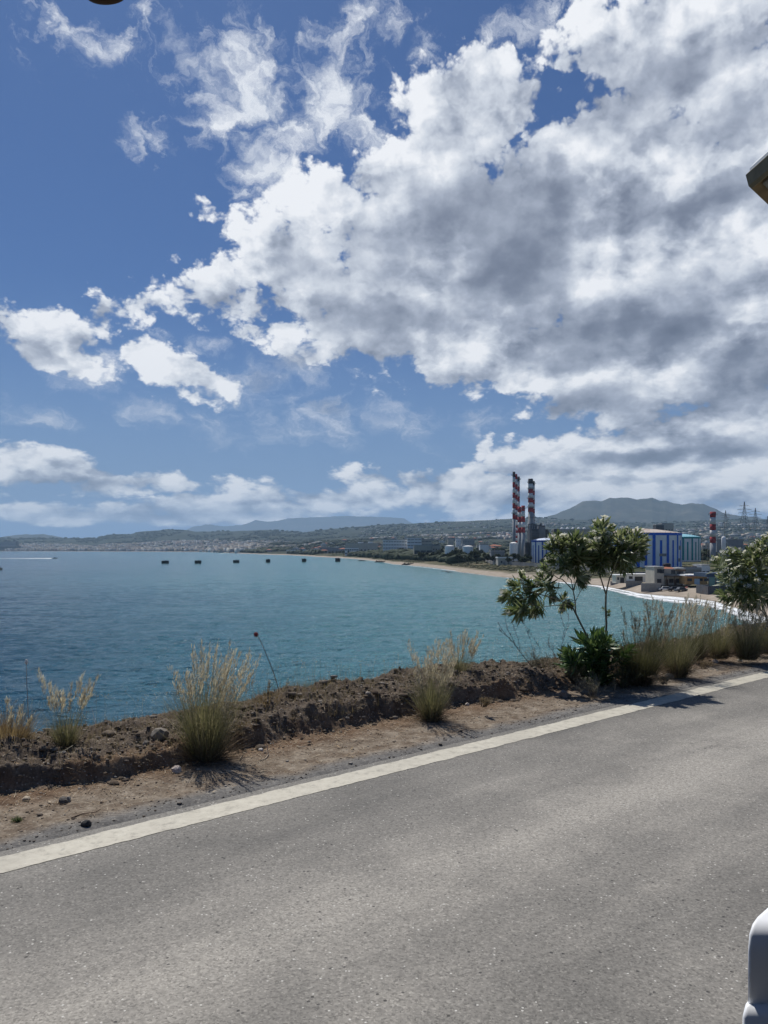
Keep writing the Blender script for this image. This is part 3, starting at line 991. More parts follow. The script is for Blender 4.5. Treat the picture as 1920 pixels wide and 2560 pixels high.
def scatter_litter():
    m = leafmat('dry_litter', [(.16, .085, .045), (.30, .20, .11), (.42, .32, .19), (.12, .07, .045), (.55, .47, .34), (.22, .15, .09)], .1, .8)
    n = 13000
    s = rng.uniform(-3.4, 9, n)
    t = np.where(rng.random(n) < .62, rng.normal(.98, .20, n), rng.uniform(.35, 2.1, n))
    t = np.clip(t, .25, 2.2)
    x, y = st2xy(s, t)
    z = verge_z(s, t) + rng.uniform(.003, .012, n)
    ln = np.exp(rng.normal(math.log(.032), .55, n))
    V, Fq, _ = strips(np.stack([x, y, z], -1), rng.uniform(0, 2 * PI, n), rng.normal(PI / 2 - .05, .12, n), ln, rng.uniform(.0015, .0045, n), rng.normal(0, .3, n), 4, flat=True)
    n2 = 130
    s = rng.uniform(-3.2, 8, n2); t = rng.uniform(.3, 1.9, n2)
    x, y = st2xy(s, t)
    V2, F2, _ = strips(np.stack([x, y, verge_z(s, t) + .012], -1), rng.uniform(0, 2 * PI, n2), rng.normal(PI / 2 - .2, .15, n2), rng.uniform(.03, .065, n2), rng.uniform(.008, .016, n2), rng.normal(0, .5, n2), 5, taper='leaf', flat=True)
    tag(np_mesh('dry_litter', np.concatenate([V, V2]), np.concatenate([Fq, F2 + len(V)]), [m]), 'dry straw, twigs and curled leaves strewn over the verge', 'litter', kind='stuff')


scatter_litter()


def rock(x, y, w, h, col, label, seed, squash=.7, cat='stone', sub=2, blocky=0.0, tilt=0):
    s0 = on(x, y, .03)
    z = vz(s0.x, s0.y)
    p = on(x, y, z)
    z = vz(p.x, p.y)
    sc_ = p.y / F
    v, f = ico(sub)
    V = []
    for q in v:
        q = Vector(q)
        if blocky:
            mx = max(abs(q.x), abs(q.y), abs(q.z)); q = q.lerp(q / mx * .8, blocky)
        k = 1 + .30 * mnoise.noise(q * 1.6 + Vector((seed * 3.1, 0, 0))) + .10 * mnoise.noise(q * 5 + Vector((seed, 0, 0)))
        V.append((q.x * w * .5 * sc_ * k, q.y * w * .42 * sc_ * k, q.z * h * .62 * sc_ * k))
    me = bpy.data.meshes.new('rock'); me.from_pydata(V, [], [tuple(int(i) for i in a) for a in f]); me.update()
    o = link('stone', me, None, [mat('stone_%d' % seed, col, .9, .25, 40, .004)])
    o.location = (p.x, p.y, z + h * .30 * sc_)
    o.rotation_euler = (R(tilt), 0, seed)
    tag(o, label, cat)


rock(441, 1930, 28, 17, (.50, .42, .37), 'pale pinkish stone lying at the foot of the bank', 1)
rock(158, 2008, 28, 16, (.10, .09, .08), 'dark brown flat stone on the dirt strip', 2)
rock(216, 2076, 26, 16, (.035, .034, .033), 'black lump of tar beside the white line', 3)
rock(398, 1842, 46, 26, (.20, .175, .145), 'large grey-brown stone on top of the bank left of the tallest grass', 4)
rock(1409, 1744, 22, 22, (.19, .165, .145), 'square grey concrete chunk leaning at the end of the bank', 5, blocky=.8, tilt=15)
rock(1673, 1696, 24, 15, (.24, .21, .17), 'flat light brown stone beside the dark grass tuft', 6)
rock(170, 1942, 15, 14, (.24, .22, .19), 'rounded grey pebble half way up the crumbling bank', 7)
rock(66, 2000, 22, 10, (.42, .35, .26), 'cream coloured stone at the foot of the bank, far left', 8)
rock(652, 1877, 12, 7, (.55, .52, .48), 'small white stone under the overhanging bank', 9)
rock(1168, 1764, 12, 8, (.48, .42, .36), 'small beige pebble on the bank right of the second tall grass', 10)
rock(1850, 1654, 12, 9, (.60, .56, .48), 'small bright stone on the verge near the right edge', 12)
rock(1788, 1657, 16, 10, (.40, .34, .29), 'light brown pebble below the grass near the right', 13)
rock(365, 1848, 18, 14, (.17, .15, .13), 'small grey stone on top of the bank beside the large one', 14)


def stick(pts, r, col, label, name='twig', cat='twig'):
    P = []
    for x, y, lift in pts:
        q = on(x, y, .04); q = on(x, y, vz(q.x, q.y)); q = on(x, y, vz(q.x, q.y) + lift)
        P.append(q)
    c = P[0].copy()
    mb = MB().tube([p - c for p in P], [r * (1 - .5 * i / len(P)) for i in range(len(P))], 6)
    o = mb.build(name, mat(name + '_%d' % int(col[0] * 1000), col, .8, .2, 60), smooth=True)
    o.location = c
    tag(o, label, cat)


stick([(650, 1902, .004), (664, 1896, .006), (671, 1886, .010), (669, 1874, .03), (668, 1860, .06)], .004, (.42, .34, .25), 'curved pale twig standing up from the dirt strip')
stick([(600, 1900, .004), (606, 1890, .01), (612, 1882, .03)], .0045, (.30, .24, .17), 'short bent twig at the foot of the bank')
stick([(742, 1865, .01), (752, 1868, .008), (763, 1866, .012)], .004, (.50, .43, .32), 'short straw coloured twig lying by the bank')
stick([(178, 2045, .006), (205, 2034, .006), (240, 2030, .012), (252, 2022, .03)], .004, (.22, .15, .10), 'thin brown branch lying on the dirt near the left')
stick([(120, 1896, .01), (150, 1882, .03), (182, 1864, .05)], .0028, (.55, .50, .36), 'pale green stalk lying across the bank at left')
stick([(232, 1826, .0), (240, 1815, .05), (229, 1768, .11)], .004, (.16, .08, .06), 'short dark red stem standing at the top of the bank')


# ================================================================== grasses
G_OLIVE = [(.11, .115, .055), (.18, .175, .09), (.27, .245, .14), (.14, .145, .072), (.38, .33, .22), (.20, .19, .11)]
G_DARK = [(.050, .056, .028), (.085, .088, .042), (.13, .125, .062), (.07, .073, .038), (.20, .175, .10)]
G_TAN = [(.20, .135, .07), (.30, .215, .12), (.38, .29, .17), (.16, .11, .06), (.26, .18, .10)]
G_STRAW = [(.50, .43, .33), (.64, .57, .46), (.74, .69, .59), (.42, .35, .26)]
G_SMOKE = [(.20, .165, .12), (.32, .265, .19), (.45, .38, .28), (.14, .11, .08)]


def grass_tuft(x, y, z, w, hb, hp, nb, npl, label, tone='olive', plume='straw', group='tall grass tufts along the verge', lean=.15, pw=None, seed=1, cover=1.0, pscale=1.0):
    """x, y: root pixel; w: half spread of the blades in pixels; hb, hp: pixel heights of blades and plumes"""
    global rng
    keep = rng
    rng = np.random.default_rng(seed)
    p = on(x, y, z)
    k = p.y / F
    root = empty('grass_tuft', p, label=label, cat='grass tuft', group=group)
    W_, HB, HP = w * k, hb * k, hp * k
    r0 = W_ * .46
    rr = np.sqrt(rng.random(nb)) * r0; aa = rng.uniform(0, 2 * PI, nb)
    base = np.stack([rr * np.cos(aa), rr * np.sin(aa) * .9, rng.uniform(-.05, .0, nb)], -1)
    az = aa + rng.normal(0, .7, nb)
    out = rr / max(r0, 1e-6)
    ln = HB * rng.uniform(.35, 1.22, nb)
    le = np.abs(rng.normal(.05, .15, nb)) + out * np.arctan(W_ / HB) * rng.uniform(.45, 1.05, nb)
    wd = rng.uniform(.0020, .0042, nb) * cover
    V, Fq, _ = strips(base, az, le, ln, wd, np.abs(rng.normal(.28, .30, nb)), 6)
    gm = {'olive': G_OLIVE, 'dark': G_DARK, 'tan': G_TAN}[tone]
    np_mesh('blades', V, Fq, [leafmat('grass_' + tone, gm, .45, .6)], root)
    # dead thatch round the foot
    nt = nb // 2
    a2 = rng.uniform(0, 2 * PI, nt); r2 = np.sqrt(rng.random(nt)) * r0 * 1.15
    V2, F2, _ = strips(np.stack([r2 * np.cos(a2), r2 * np.sin(a2), rng.uniform(-.04, .02, nt)], -1), a2 + rng.normal(0, .4, nt), rng.uniform(.35, 1.35, nt), HB * rng.uniform(.2, .62, nt), rng.uniform(.002, .004, nt),
                       rng.uniform(.1, .9, nt), 4)
    np_mesh('thatch', V2, F2, [leafmat('grass_thatch', [(.10, .075, .05), (.18, .13, .08), (.28, .21, .13), (.07, .05, .035)], .15, .8)], root)
    if npl:
        a3 = rng.uniform(0, 2 * PI, npl); r3 = np.sqrt(rng.random(npl)) * r0 * .8
        pw_ = (pw or w * 1.15) * k
        ln3 = HP * (1 - .42 * rng.random(npl) ** 1.3)
        le3 = r3 / r0 * np.arctan(pw_ / HP) * 1.1
        # the wind bends the stalks towards the right
        ax_, ay_ = np.cos(a3) * le3 + lean * .5, np.sin(a3) * le3 - .02
        az3 = np.arctan2(ay_, ax_); le3 = np.hypot(ax_, ay_)
        bend3 = rng.uniform(.05, .38, npl)
        V3, F3, P3 = strips(np.stack([r3 * np.cos(a3), r3 * np.sin(a3), a3 * 0 - .02], -1), az3, le3, ln3, rng.uniform(.0016, .0026, npl), bend3, 8, taper=False)
        sm_ = leafmat('grass_stalk_' + tone, [(c[0] * 1.3, c[1] * 1.25, c[2] * 1.3) for c in gm], .25, .6)
        pm = leafmat('plume_' + plume, {'straw': G_STRAW, 'smoke': G_SMOKE}[plume], .45, .7)
        per = 44
        idx = np.repeat(np.arange(npl), per)
        u = rng.uniform(.74, 1.0, npl * per) * 7 - 1e-6
        i0 = np.floor(u).astype(int); fr = (u - i0)[:, None]
        i1 = np.minimum(i0 + 1, 7)
        b = P3[idx, i0] * (1 - fr) + P3[idx, i1] * fr
        b = b + rng.normal(0, .005, b.shape)
        n4 = len(idx)
        az4 = np.where(rng.random(n4) < .6, rng.normal(0.1, .6, n4), rng.uniform(0, 2 * PI, n4))
        V4, F4, _ = strips(b, az4, rng.uniform(.0, .55, n4), rng.uniform(.022, .058, n4) * pscale, rng.uniform(.0036, .0078, n4) * pscale, rng.uniform(.1, .8, n4), 4, taper='leaf')
        V3 = V3.reshape(npl, -1, 3); V4 = V4.reshape(npl, -1, 3)
        f3 = F3.reshape(npl, -1, 4)[0]; f4 = F4.reshape(npl, -1, 4)[0]
        for q in range(npl):
            np_mesh('seed_stalk', np.concatenate([V3[q], V4[q]]), np.concatenate([f3, f4 + V3.shape[1]]), [sm_, pm], root, mi=[0] * len(f3) + [1] * len(f4))
    rng = keep
    return root


grass_tuft(512, 1900, .02, 66, 205, 300, 1500, 84, 'tallest grass tuft, bushy green with pale feathery plumes, rooted at the foot of the bank', seed=3, pw=88, lean=.22)
grass_tuft(163, 1872, .15, 38, 105, 215, 640, 24, 'grass tuft at the left with a few long pale plumes over blue water', 'olive', seed=4, pw=66, lean=.12)
grass_tuft(22, 1880, .15, 62, 120, 160, 1150, 8, 'short orange-tan grass tuft at the left edge of the bank', 'tan', seed=5, pw=40)
grass_tuft(668, 1786, .14, 34, 78, 92, 360, 4, 'small brown grass tuft on the bank top beside the red flower stalk', 'tan', 'smoke', seed=6)
grass_tuft(1078, 1800, .02, 40, 128, 208, 950, 46, 'green-gold grass tuft with pale plumes at the front of the bank, middle of the verge', seed=7, pw=66, lean=.05)
grass_tuft(1148, 1706, .12, 26, 92, 136, 560, 34, 'slimmer pale-plumed grass tuft standing behind the bank against the sea', seed=8, pw=44, lean=.1)
grass_tuft(1598, 1702, .06, 66, 130, 205, 1900, 34, 'broad dark grass tuft right of the flowering shrub', 'dark', 'smoke', seed=9, pw=70, cover=1.2)
grass_tuft(1693, 1684, .06, 46, 128, 205, 1300, 52, 'tan and green grass tuft in the middle of the right-hand row', 'olive', 'straw', seed=10, pw=46, lean=.15)
grass_tuft(1742, 1644, .10, 34, 92, 155, 800, 34, 'narrow grey-green grass tuft third from the right', 'dark', 'smoke', seed=12, pw=34)
grass_tuft(1797, 1640, .10, 42, 98, 145, 950, 34, 'rounded green grass tuft second from the right', 'olive', 'straw', seed=13, pw=38)
grass_tuft(1868, 1642, .10, 46, 112, 150, 1200, 46, 'brown grass tuft with drooping dry blades below the right shrub', 'olive', 'straw', seed=14, pw=42)
grass_tuft(1916, 1628, .10, 40, 105, 135, 900, 26, 'grass tuft cut by the right edge of the picture', 'olive', 'smoke', seed=15)
grass_tuft(1640, 1640, .08, 40, 96, 150, 700, 30, 'thin smoky grass tuft rising behind the broad dark one', 'dark', 'smoke', seed=16, pw=40)


# ================================================================== low growth
def low_grass():
    """thin dry grass fringe along the crest of the bank"""
    n = 36000
    s = rng.uniform(-3.4, 11, n)
    dens = vnoise(s * 1.3, s * 0 + 2, 77)
    keepm = rng.random(n) < (.15 + .9 * dens)
    s = s[keepm]; n = len(s)
    t = rng.normal(1.60, .30, n) + edge_shift(s)
    t = np.maximum(t, 1.12 + edge_shift(s))
    x, y = st2xy(s, t)
    hgt = np.exp(rng.normal(math.log(.055), .5, n)) * (.5 + 1.1 * vnoise(s * 2.1, s * 0 + 6, 78))
    V, Fq, _ = strips(np.stack([x, y, verge_z(s, t) - .005], -1), rng.uniform(0, 2 * PI, n), np.abs(rng.normal(0, .4, n)), hgt, rng.uniform(.0014, .0028, n), rng.uniform(-.2, .7, n), 4)
    m = leafmat('low_grass', [(.20, .145, .08), (.33, .25, .14), (.13, .12, .05), (.42, .34, .21), (.24, .17, .10)], .35, .7)
    tag(np_mesh('low_grass', V, Fq, [m]), 'thin dry grass fringing the top of the bank', 'grass', kind='stuff')
    # taller wiry stems with tiny dry flower heads
    n = 300
    s = rng.uniform(-2.7, 4.6, n); t = rng.normal(1.78, .12, n)
    x, y = st2xy(s, t)
    V, Fq, P0 = strips(np.stack([x, y, verge_z(s, t)], -1), rng.uniform(0, 2 * PI, n), np.abs(rng.normal(.1, .12, n)), rng.uniform(.10, .30, n), np.full(n, .0015), rng.normal(0, .4, n), 6, taper=False)
    idx = np.repeat(np.arange(n), 5)
    b = P0[idx, 5] + rng.normal(0, .010, (len(idx), 3))
    V2, F2, _ = strips(b, rng.uniform(0, 2 * PI, len(idx)), rng.uniform(0, 1, len(idx)), rng.uniform(.008, .016, len(idx)), rng.uniform(.003, .006, len(idx)), rng.uniform(0, .5, len(idx)), 4, taper='leaf')
    tag(np_mesh('dry_weeds', np.concatenate([V, V2]), np.concatenate([Fq, F2 + len(V)]), [leafmat('dry_weed', [(.22, .17, .11), (.36, .30, .20), (.50, .44, .32)], .3, .7)]),
        'wiry dry weeds with tiny heads along the top of the bank', 'weeds', kind='stuff')


low_grass()


def twig_bush(x, y, z, w, h, label, cols, seed, n=260, leaf=True, leafcols=None, name='dry_shrub', cat='shrub', spread=1.0):
    r = random.Random(seed)
    p = on(x, y, z); k = p.y / F
    root = empty(name, p, label=label, cat=cat)
    W_, H_ = w * k, h * k
    mb = MB()
    tips = []
    for i in range(max(10, n // 14)):
        a = r.uniform(0, 2 * PI); th = r.uniform(.05, 1.15) * spread
        d = Vector((math.cos(a) * math.sin(th), math.sin(a) * math.sin(th), math.cos(th)))
        L_ = H_ * r.uniform(.6, 1.0) / max(.45, math.cos(th)) * .8
        L_ = min(L_, W_ * 1.25 if th > .7 else L_)
        pts = [Vector((r.uniform(-.15, .15) * W_, r.uniform(-.15, .15) * W_, -.02))]
        for j in range(4):
            d = (d + Vector((r.uniform(-.25, .25), r.uniform(-.25, .25), r.uniform(-.1, .25)))).normalized()
            pts.append(pts[-1] + d * L_ / 4)
        mb.tube(pts, [.0035, .003, .0022, .0016, .001], 4, cap=False)
        for j in range(6):
            q = pts[r.randint(1, 3)].lerp(pts[4], r.random() * .8)
            e = (d + Vector((r.uniform(-1, 1), r.uniform(-1, 1), r.uniform(-.2, .8)))).normalized()
            q2 = q + e * L_ * r.uniform(.15, .35)
            mb.tube([q, q.lerp(q2, .5) + Vector((0, 0, .004)), q2], [.0016, .0013, .0008], 3, cap=False)
            tips += [q.lerp(q2, t_) for t_ in (.3, .5, .7, .85, 1)]
    mb.build('branches', leafmat(name + '_wood_%d' % seed, cols, .05, .8), root)
    if leaf:
        T0 = np.array([t_[:] for t_ in tips])
        g2 = np.random.default_rng(seed)
        idx = g2.integers(0, len(T0), n * 7)
        b = T0[idx] + g2.normal(0, .007, (len(idx), 3))
        m_ = len(idx)
        V, Fq, _ = strips(b, g2.uniform(0, 2 * PI, m_), g2.uniform(0, 1.4, m_), g2.uniform(.010, .026, m_), g2.uniform(.002, .005, m_), g2.uniform(0, .6, m_), 3, taper='leaf')
        np_mesh('leaves', V, Fq, [leafmat(name + '_leaf_%d' % seed, leafcols, .3, .7)], root)
    return root


GREY_L = [(.13, .12, .09), (.20, .185, .14), (.28, .26, .20), (.09, .085, .06)]
twig_bush(1352, 1690, .09, 50, 84, 'grey-green wiry shrub on the mound left of the flowering shrub', [(.14, .12, .09), (.20, .17, .13)], 31, 300, leafcols=GREY_L)
twig_bush(1440, 1700, .10, 42, 58, 'low olive shrub on the mound under the leaning trunk', [(.12, .10, .06), (.18, .15, .09)], 32, 260, leafcols=[(.09, .095, .04), (.15, .145, .07), (.22, .19, .11)])
twig_bush(1400, 1672, .10, 34, 92, 'dark reddish dry shrub behind the grey one', [(.075, .04, .03), (.11, .065, .05)], 33, 170, leafcols=[(.09, .05, .04), (.14, .09, .07), (.06, .04, .03)])
twig_bush(1482, 1738, .04, 56, 52, 'spiny grey dry shrub sprawling at the end of the bank', [(.13, .11, .085), (.20, .17, .13)], 34, 340, leafcols=GREY_L, spread=1.2)
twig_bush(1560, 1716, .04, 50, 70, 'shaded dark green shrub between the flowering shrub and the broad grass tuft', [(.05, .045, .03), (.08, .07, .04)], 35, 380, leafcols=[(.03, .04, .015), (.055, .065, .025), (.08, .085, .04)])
twig_bush(14, 1898, .12, 26, 36, 'small fresh green weed at the left edge of the bank', [(.08, .10, .04), (.1, .12, .05)], 36, 120, leafcols=[(.10, .15, .05), (.16, .22, .08)], name='green_weed', cat='weed')
twig_bush(45, 2052, .01, 12, 12, 'tiny green weed growing in the dirt strip at left', [(.08, .10, .04), (.1, .12, .05)], 37, 60, leafcols=[(.10, .14, .05), (.16, .19, .09)], name='green_weed', cat='weed', spread=1.3)
twig_bush(1300, 1716, .06, 60, 34, 'low tan dry shrub along the top of the bank', [(.20, .15, .09), (.28, .21, .14)], 38, 340, leafcols=[(.24, .17, .10), (.36, .27, .17), (.18, .12, .07)], spread=1.25)
twig_bush(1840, 1630, .10, 26, 50, 'brown dry shrub between the two grass tufts at the right', [(.15, .10, .07), (.2, .14, .09)], 39, 200, leafcols=[(.16, .11, .07), (.24, .17, .11)])


def stalk_flower(pts, z, Y, r, head, label):
    P = [px(x, y, Y) for x, y in pts]
    base = P[0].copy()
    root = empty('seed_stalk', base, label=label, cat='flower stalk')
    MB().tube([q - base for q in P], [r * (1 - .4 * i / (len(P) - 1)) for i in range(len(P))], 6).build('stem', mat('stalk_' + head, (.16, .10, .08) if head == 'red' else (.42, .38, .30), .7, .2, 30), root, True)
    tip = P[-1] - base
    g2 = np.random.default_rng(5)
    if head == 'red':
        n = 240
        d = g2.normal(0, 1, (n, 3)); d /= np.linalg.norm(d, axis=1, keepdims=True)
        tv, tf = ico(1)
        V, Fq = instances(tv, tf, np.array(tip[:]) + d * .019 * g2.uniform(.75, 1.05, (n, 1)), rand_rot(n), np.full((n, 3), .0038))
        np_mesh('flower_head', V, Fq, [leafmat('allium_red', [(.16, .02, .025), (.28, .04, .05), (.20, .05, .04)], .1)], root)
    else:
        mb = MB().lathe([(.003, -.02), (.011, -.008), (.013, .004), (.008, .016), (.003, .022)], 10, c=tip)
        mb.build('flower_head', mat('seed_head_white', (.62, .60, .56), .8, .3, 80), root)


stalk_flower([(699, 1752), (697, 1727), (690, 1700), (679, 1668), (668, 1642), (660, 1622), (650, 1600), (640, 1586)], 0, 7.1, .0042, 'red', 'curved brown stalk topped by a round dark red flower head')
stalk_flower([(72, 1826), (70, 1770), (67, 1710), (66, 1672), (66, 1655)], 0, 5.9, .0032, 'white', 'straight thin stalk with a pale bud standing near the left edge')


def dry_weed():
    Y = 8.6
    root = empty('dead_weed', px(1330, 1668, Y), label='bare dark branching weed leaning left over the sea before the flowering shrub', cat='weed')
    b = root.location.copy()
    mb = MB()
    runs = [([(1330, 1668), (1305, 1636), (1282, 1605), (1262, 1585), (1244, 1556)], .0042), ([(1290, 1616), (1278, 1590), (1268, 1572), (1262, 1542)], .003), ([(1300, 1630), (1296, 1600), (1284, 1570), (1278, 1548)], .0024),
            ([(1268, 1592), (1256, 1582), (1248, 1574)], .002), ([(1338, 1650), (1326, 1600), (1310, 1560), (1300, 1548)], .0018), ([(1350, 1650), (1350, 1620), (1330, 1590), (1318, 1570)], .0016),
            ([(1405, 1600), (1412, 1570), (1404, 1545), (1398, 1528)], .0026), ([(1412, 1575), (1422, 1550), (1420, 1535)], .002), ([(1400, 1650), (1405, 1610), (1414, 1580), (1424, 1560)], .003)]
    for pts, r in runs:
        P = [px(x, y, Y) - b for x, y in pts]
        mb.tube(P, [r * (1 - .6 * i / len(P)) for i in range(len(P))], 5)
        for q, q2 in zip(P[1:], P[2:]):
            for _ in range(5):
                a = q.lerp(q2, rnd.random())
                e = a + Vector((rnd.uniform(-.02, .02), rnd.uniform(-.02, .02), rnd.uniform(.005, .03)))
                mb.tube([a, e], [.003, .0016], 4)
    mb.build('stems', mat('dead_weed_stem', (.07, .05, .05), .8, .3, 40), root)


dry_weed()

# ================================================================== oleanders
OL_LEAF = [(.075, .110, .040), (.12, .16, .065), (.18, .225, .10), (.25, .29, .15), (.10, .14, .055), (.34, .36, .22), (.15, .19, .085)]


def leaf_whorls(tips, seed, L=.155, per=26):
    """tips: list of (point, direction, size). Narrow folded leaves in whorls below each tip"""
    g2 = np.random.default_rng(seed)
    Vs, Fs, off = [], [], 0
    for p, d, sz in tips:
        d = Vector(d).normalized()
        a = d.orthogonal().normalized(); c = d.cross(a)
        n = int(per * g2.uniform(.8, 1.2))
        for i in range(n):
            u = i / n
            th = i * 2.4 + g2.uniform(-.3, .3)
            root = Vector(p) - d * (.11 * sz * (1 - u))
            out = a * math.cos(th) + c * math.sin(th)
            open_ = 1.25 - .95 * u + g2.uniform(-.18, .18)
            ld = (d * math.cos(open_) + out * math.sin(open_)).normalized()
            ld = (ld + Vector((0, 0, -.16 * (1 - u)))).normalized()
            side = ld.cross(d).normalized()
            up = side.cross(ld).normalized()
            ll = L * sz * g2.uniform(.72, 1.12) * (.75 + .35 * (1 - u)); w = ll * g2.uniform(.115, .155)
            dr = Vector((0, 0, -ll * g2.uniform(.02, .14)))
            pts = [root, root + ld * ll * .3 + side * w - up * w * .35, root + ld * ll * .3, root + ld * ll * .3 - side * w - up * w * .35,
                   root + ld * ll * .68 + side * w * .85 - up * w * .3 + dr * .4, root + ld * ll * .68 + dr * .4, root + ld * ll * .68 - side * w * .85 - up * w * .3 + dr * .4, root + ld * ll + dr]
            Vs += [q[:] for q in pts]
            o = off
            Fs += [(o, o + 1, o + 2, o + 2), (o, o + 2, o + 3, o + 3), (o + 1, o + 4, o + 5, o + 2), (o + 2, o + 5, o + 6, o + 3), (o + 4, o + 7, o + 5, o + 5), (o + 5, o + 7, o + 6, o + 6)]
            off += 8
    Fs = [tuple(dict.fromkeys(f)) for f in Fs]
    me = bpy.data.meshes.new('leaves')
    me.from_pydata(Vs, [], Fs)
    me.update()
    return me


def flower_cluster(mb, p, d, r, seed, n=8):
    q = random.Random(seed)
    for _ in range(n):
        c = Vector(p) + Vector((q.uniform(-1, 1), q.uniform(-1, 1), q.uniform(-.4, 1))) * r
        nn = (Vector(d) + Vector((q.uniform(-.8, .8), q.uniform(-.8, .8), q.uniform(-.2, .6)))).normalized()
        a = nn.orthogonal().normalized(); e = nn.cross(a)
        R_ = q.uniform(.020, .030)
        for k in range(5):
            t0 = 2 * PI * k / 5 + q.random() * .2
            u1, u2, um = (a * math.cos(t) + e * math.sin(t) for t in (t0 - .42, t0 + .42, t0))
            mb.add([c, c + u1 * R_ * .7 + nn * .004, c + um * R_ + nn * .006, c + u2 * R_ * .7 + nn * .004], [(0, 1, 2, 3)])


def oleander(loc, label, stems, rosettes, basal, seed, stemcol=(.17, .15, .10), flowers=.75, per=24):
    """stems: lists of (point, radius); rosettes: (point, direction, size, has_flower)"""
    root = empty('oleander_shrub', loc, label=label, cat='shrub')
    b = Vector(loc)
    wm = mat('oleander_bark', stemcol, .75, .25, 25, .003)
    for st in stems:
        MB().tube([p - b for p, _ in st], [r for _, r in st], 8).build('stem', wm, root, True)
    link('leaves', leaf_whorls([(p - b, d, s) for p, d, s, _ in rosettes], seed, per=per), root, [leafmat('oleander_leaf', OL_LEAF, .50, .36, .5)])
    mb = MB()
    q = random.Random(seed)
    for p, d, s, fl in rosettes:
        if fl and q.random() < flowers: flower_cluster(mb, p - b + Vector(d) * .035 * s, d, .040 * s, q.random(), q.randint(9, 18))
    if mb.v: mb.build('flowers', leafmat('oleander_petal', [(.82, .80, .74), (.88, .86, .82), (.74, .70, .60)], .5, .6), root)
    if basal:
        link('basal_leaves', leaf_whorls([(p - b, d, s) for p, d, s in basal], seed + 1, L=.17, per=20), root, [leafmat('oleander_shoot', [(.055, .105, .030), (.085, .155, .045), (.13, .205, .065), (.20, .26, .10)], .32, .4, .4)])
    return root


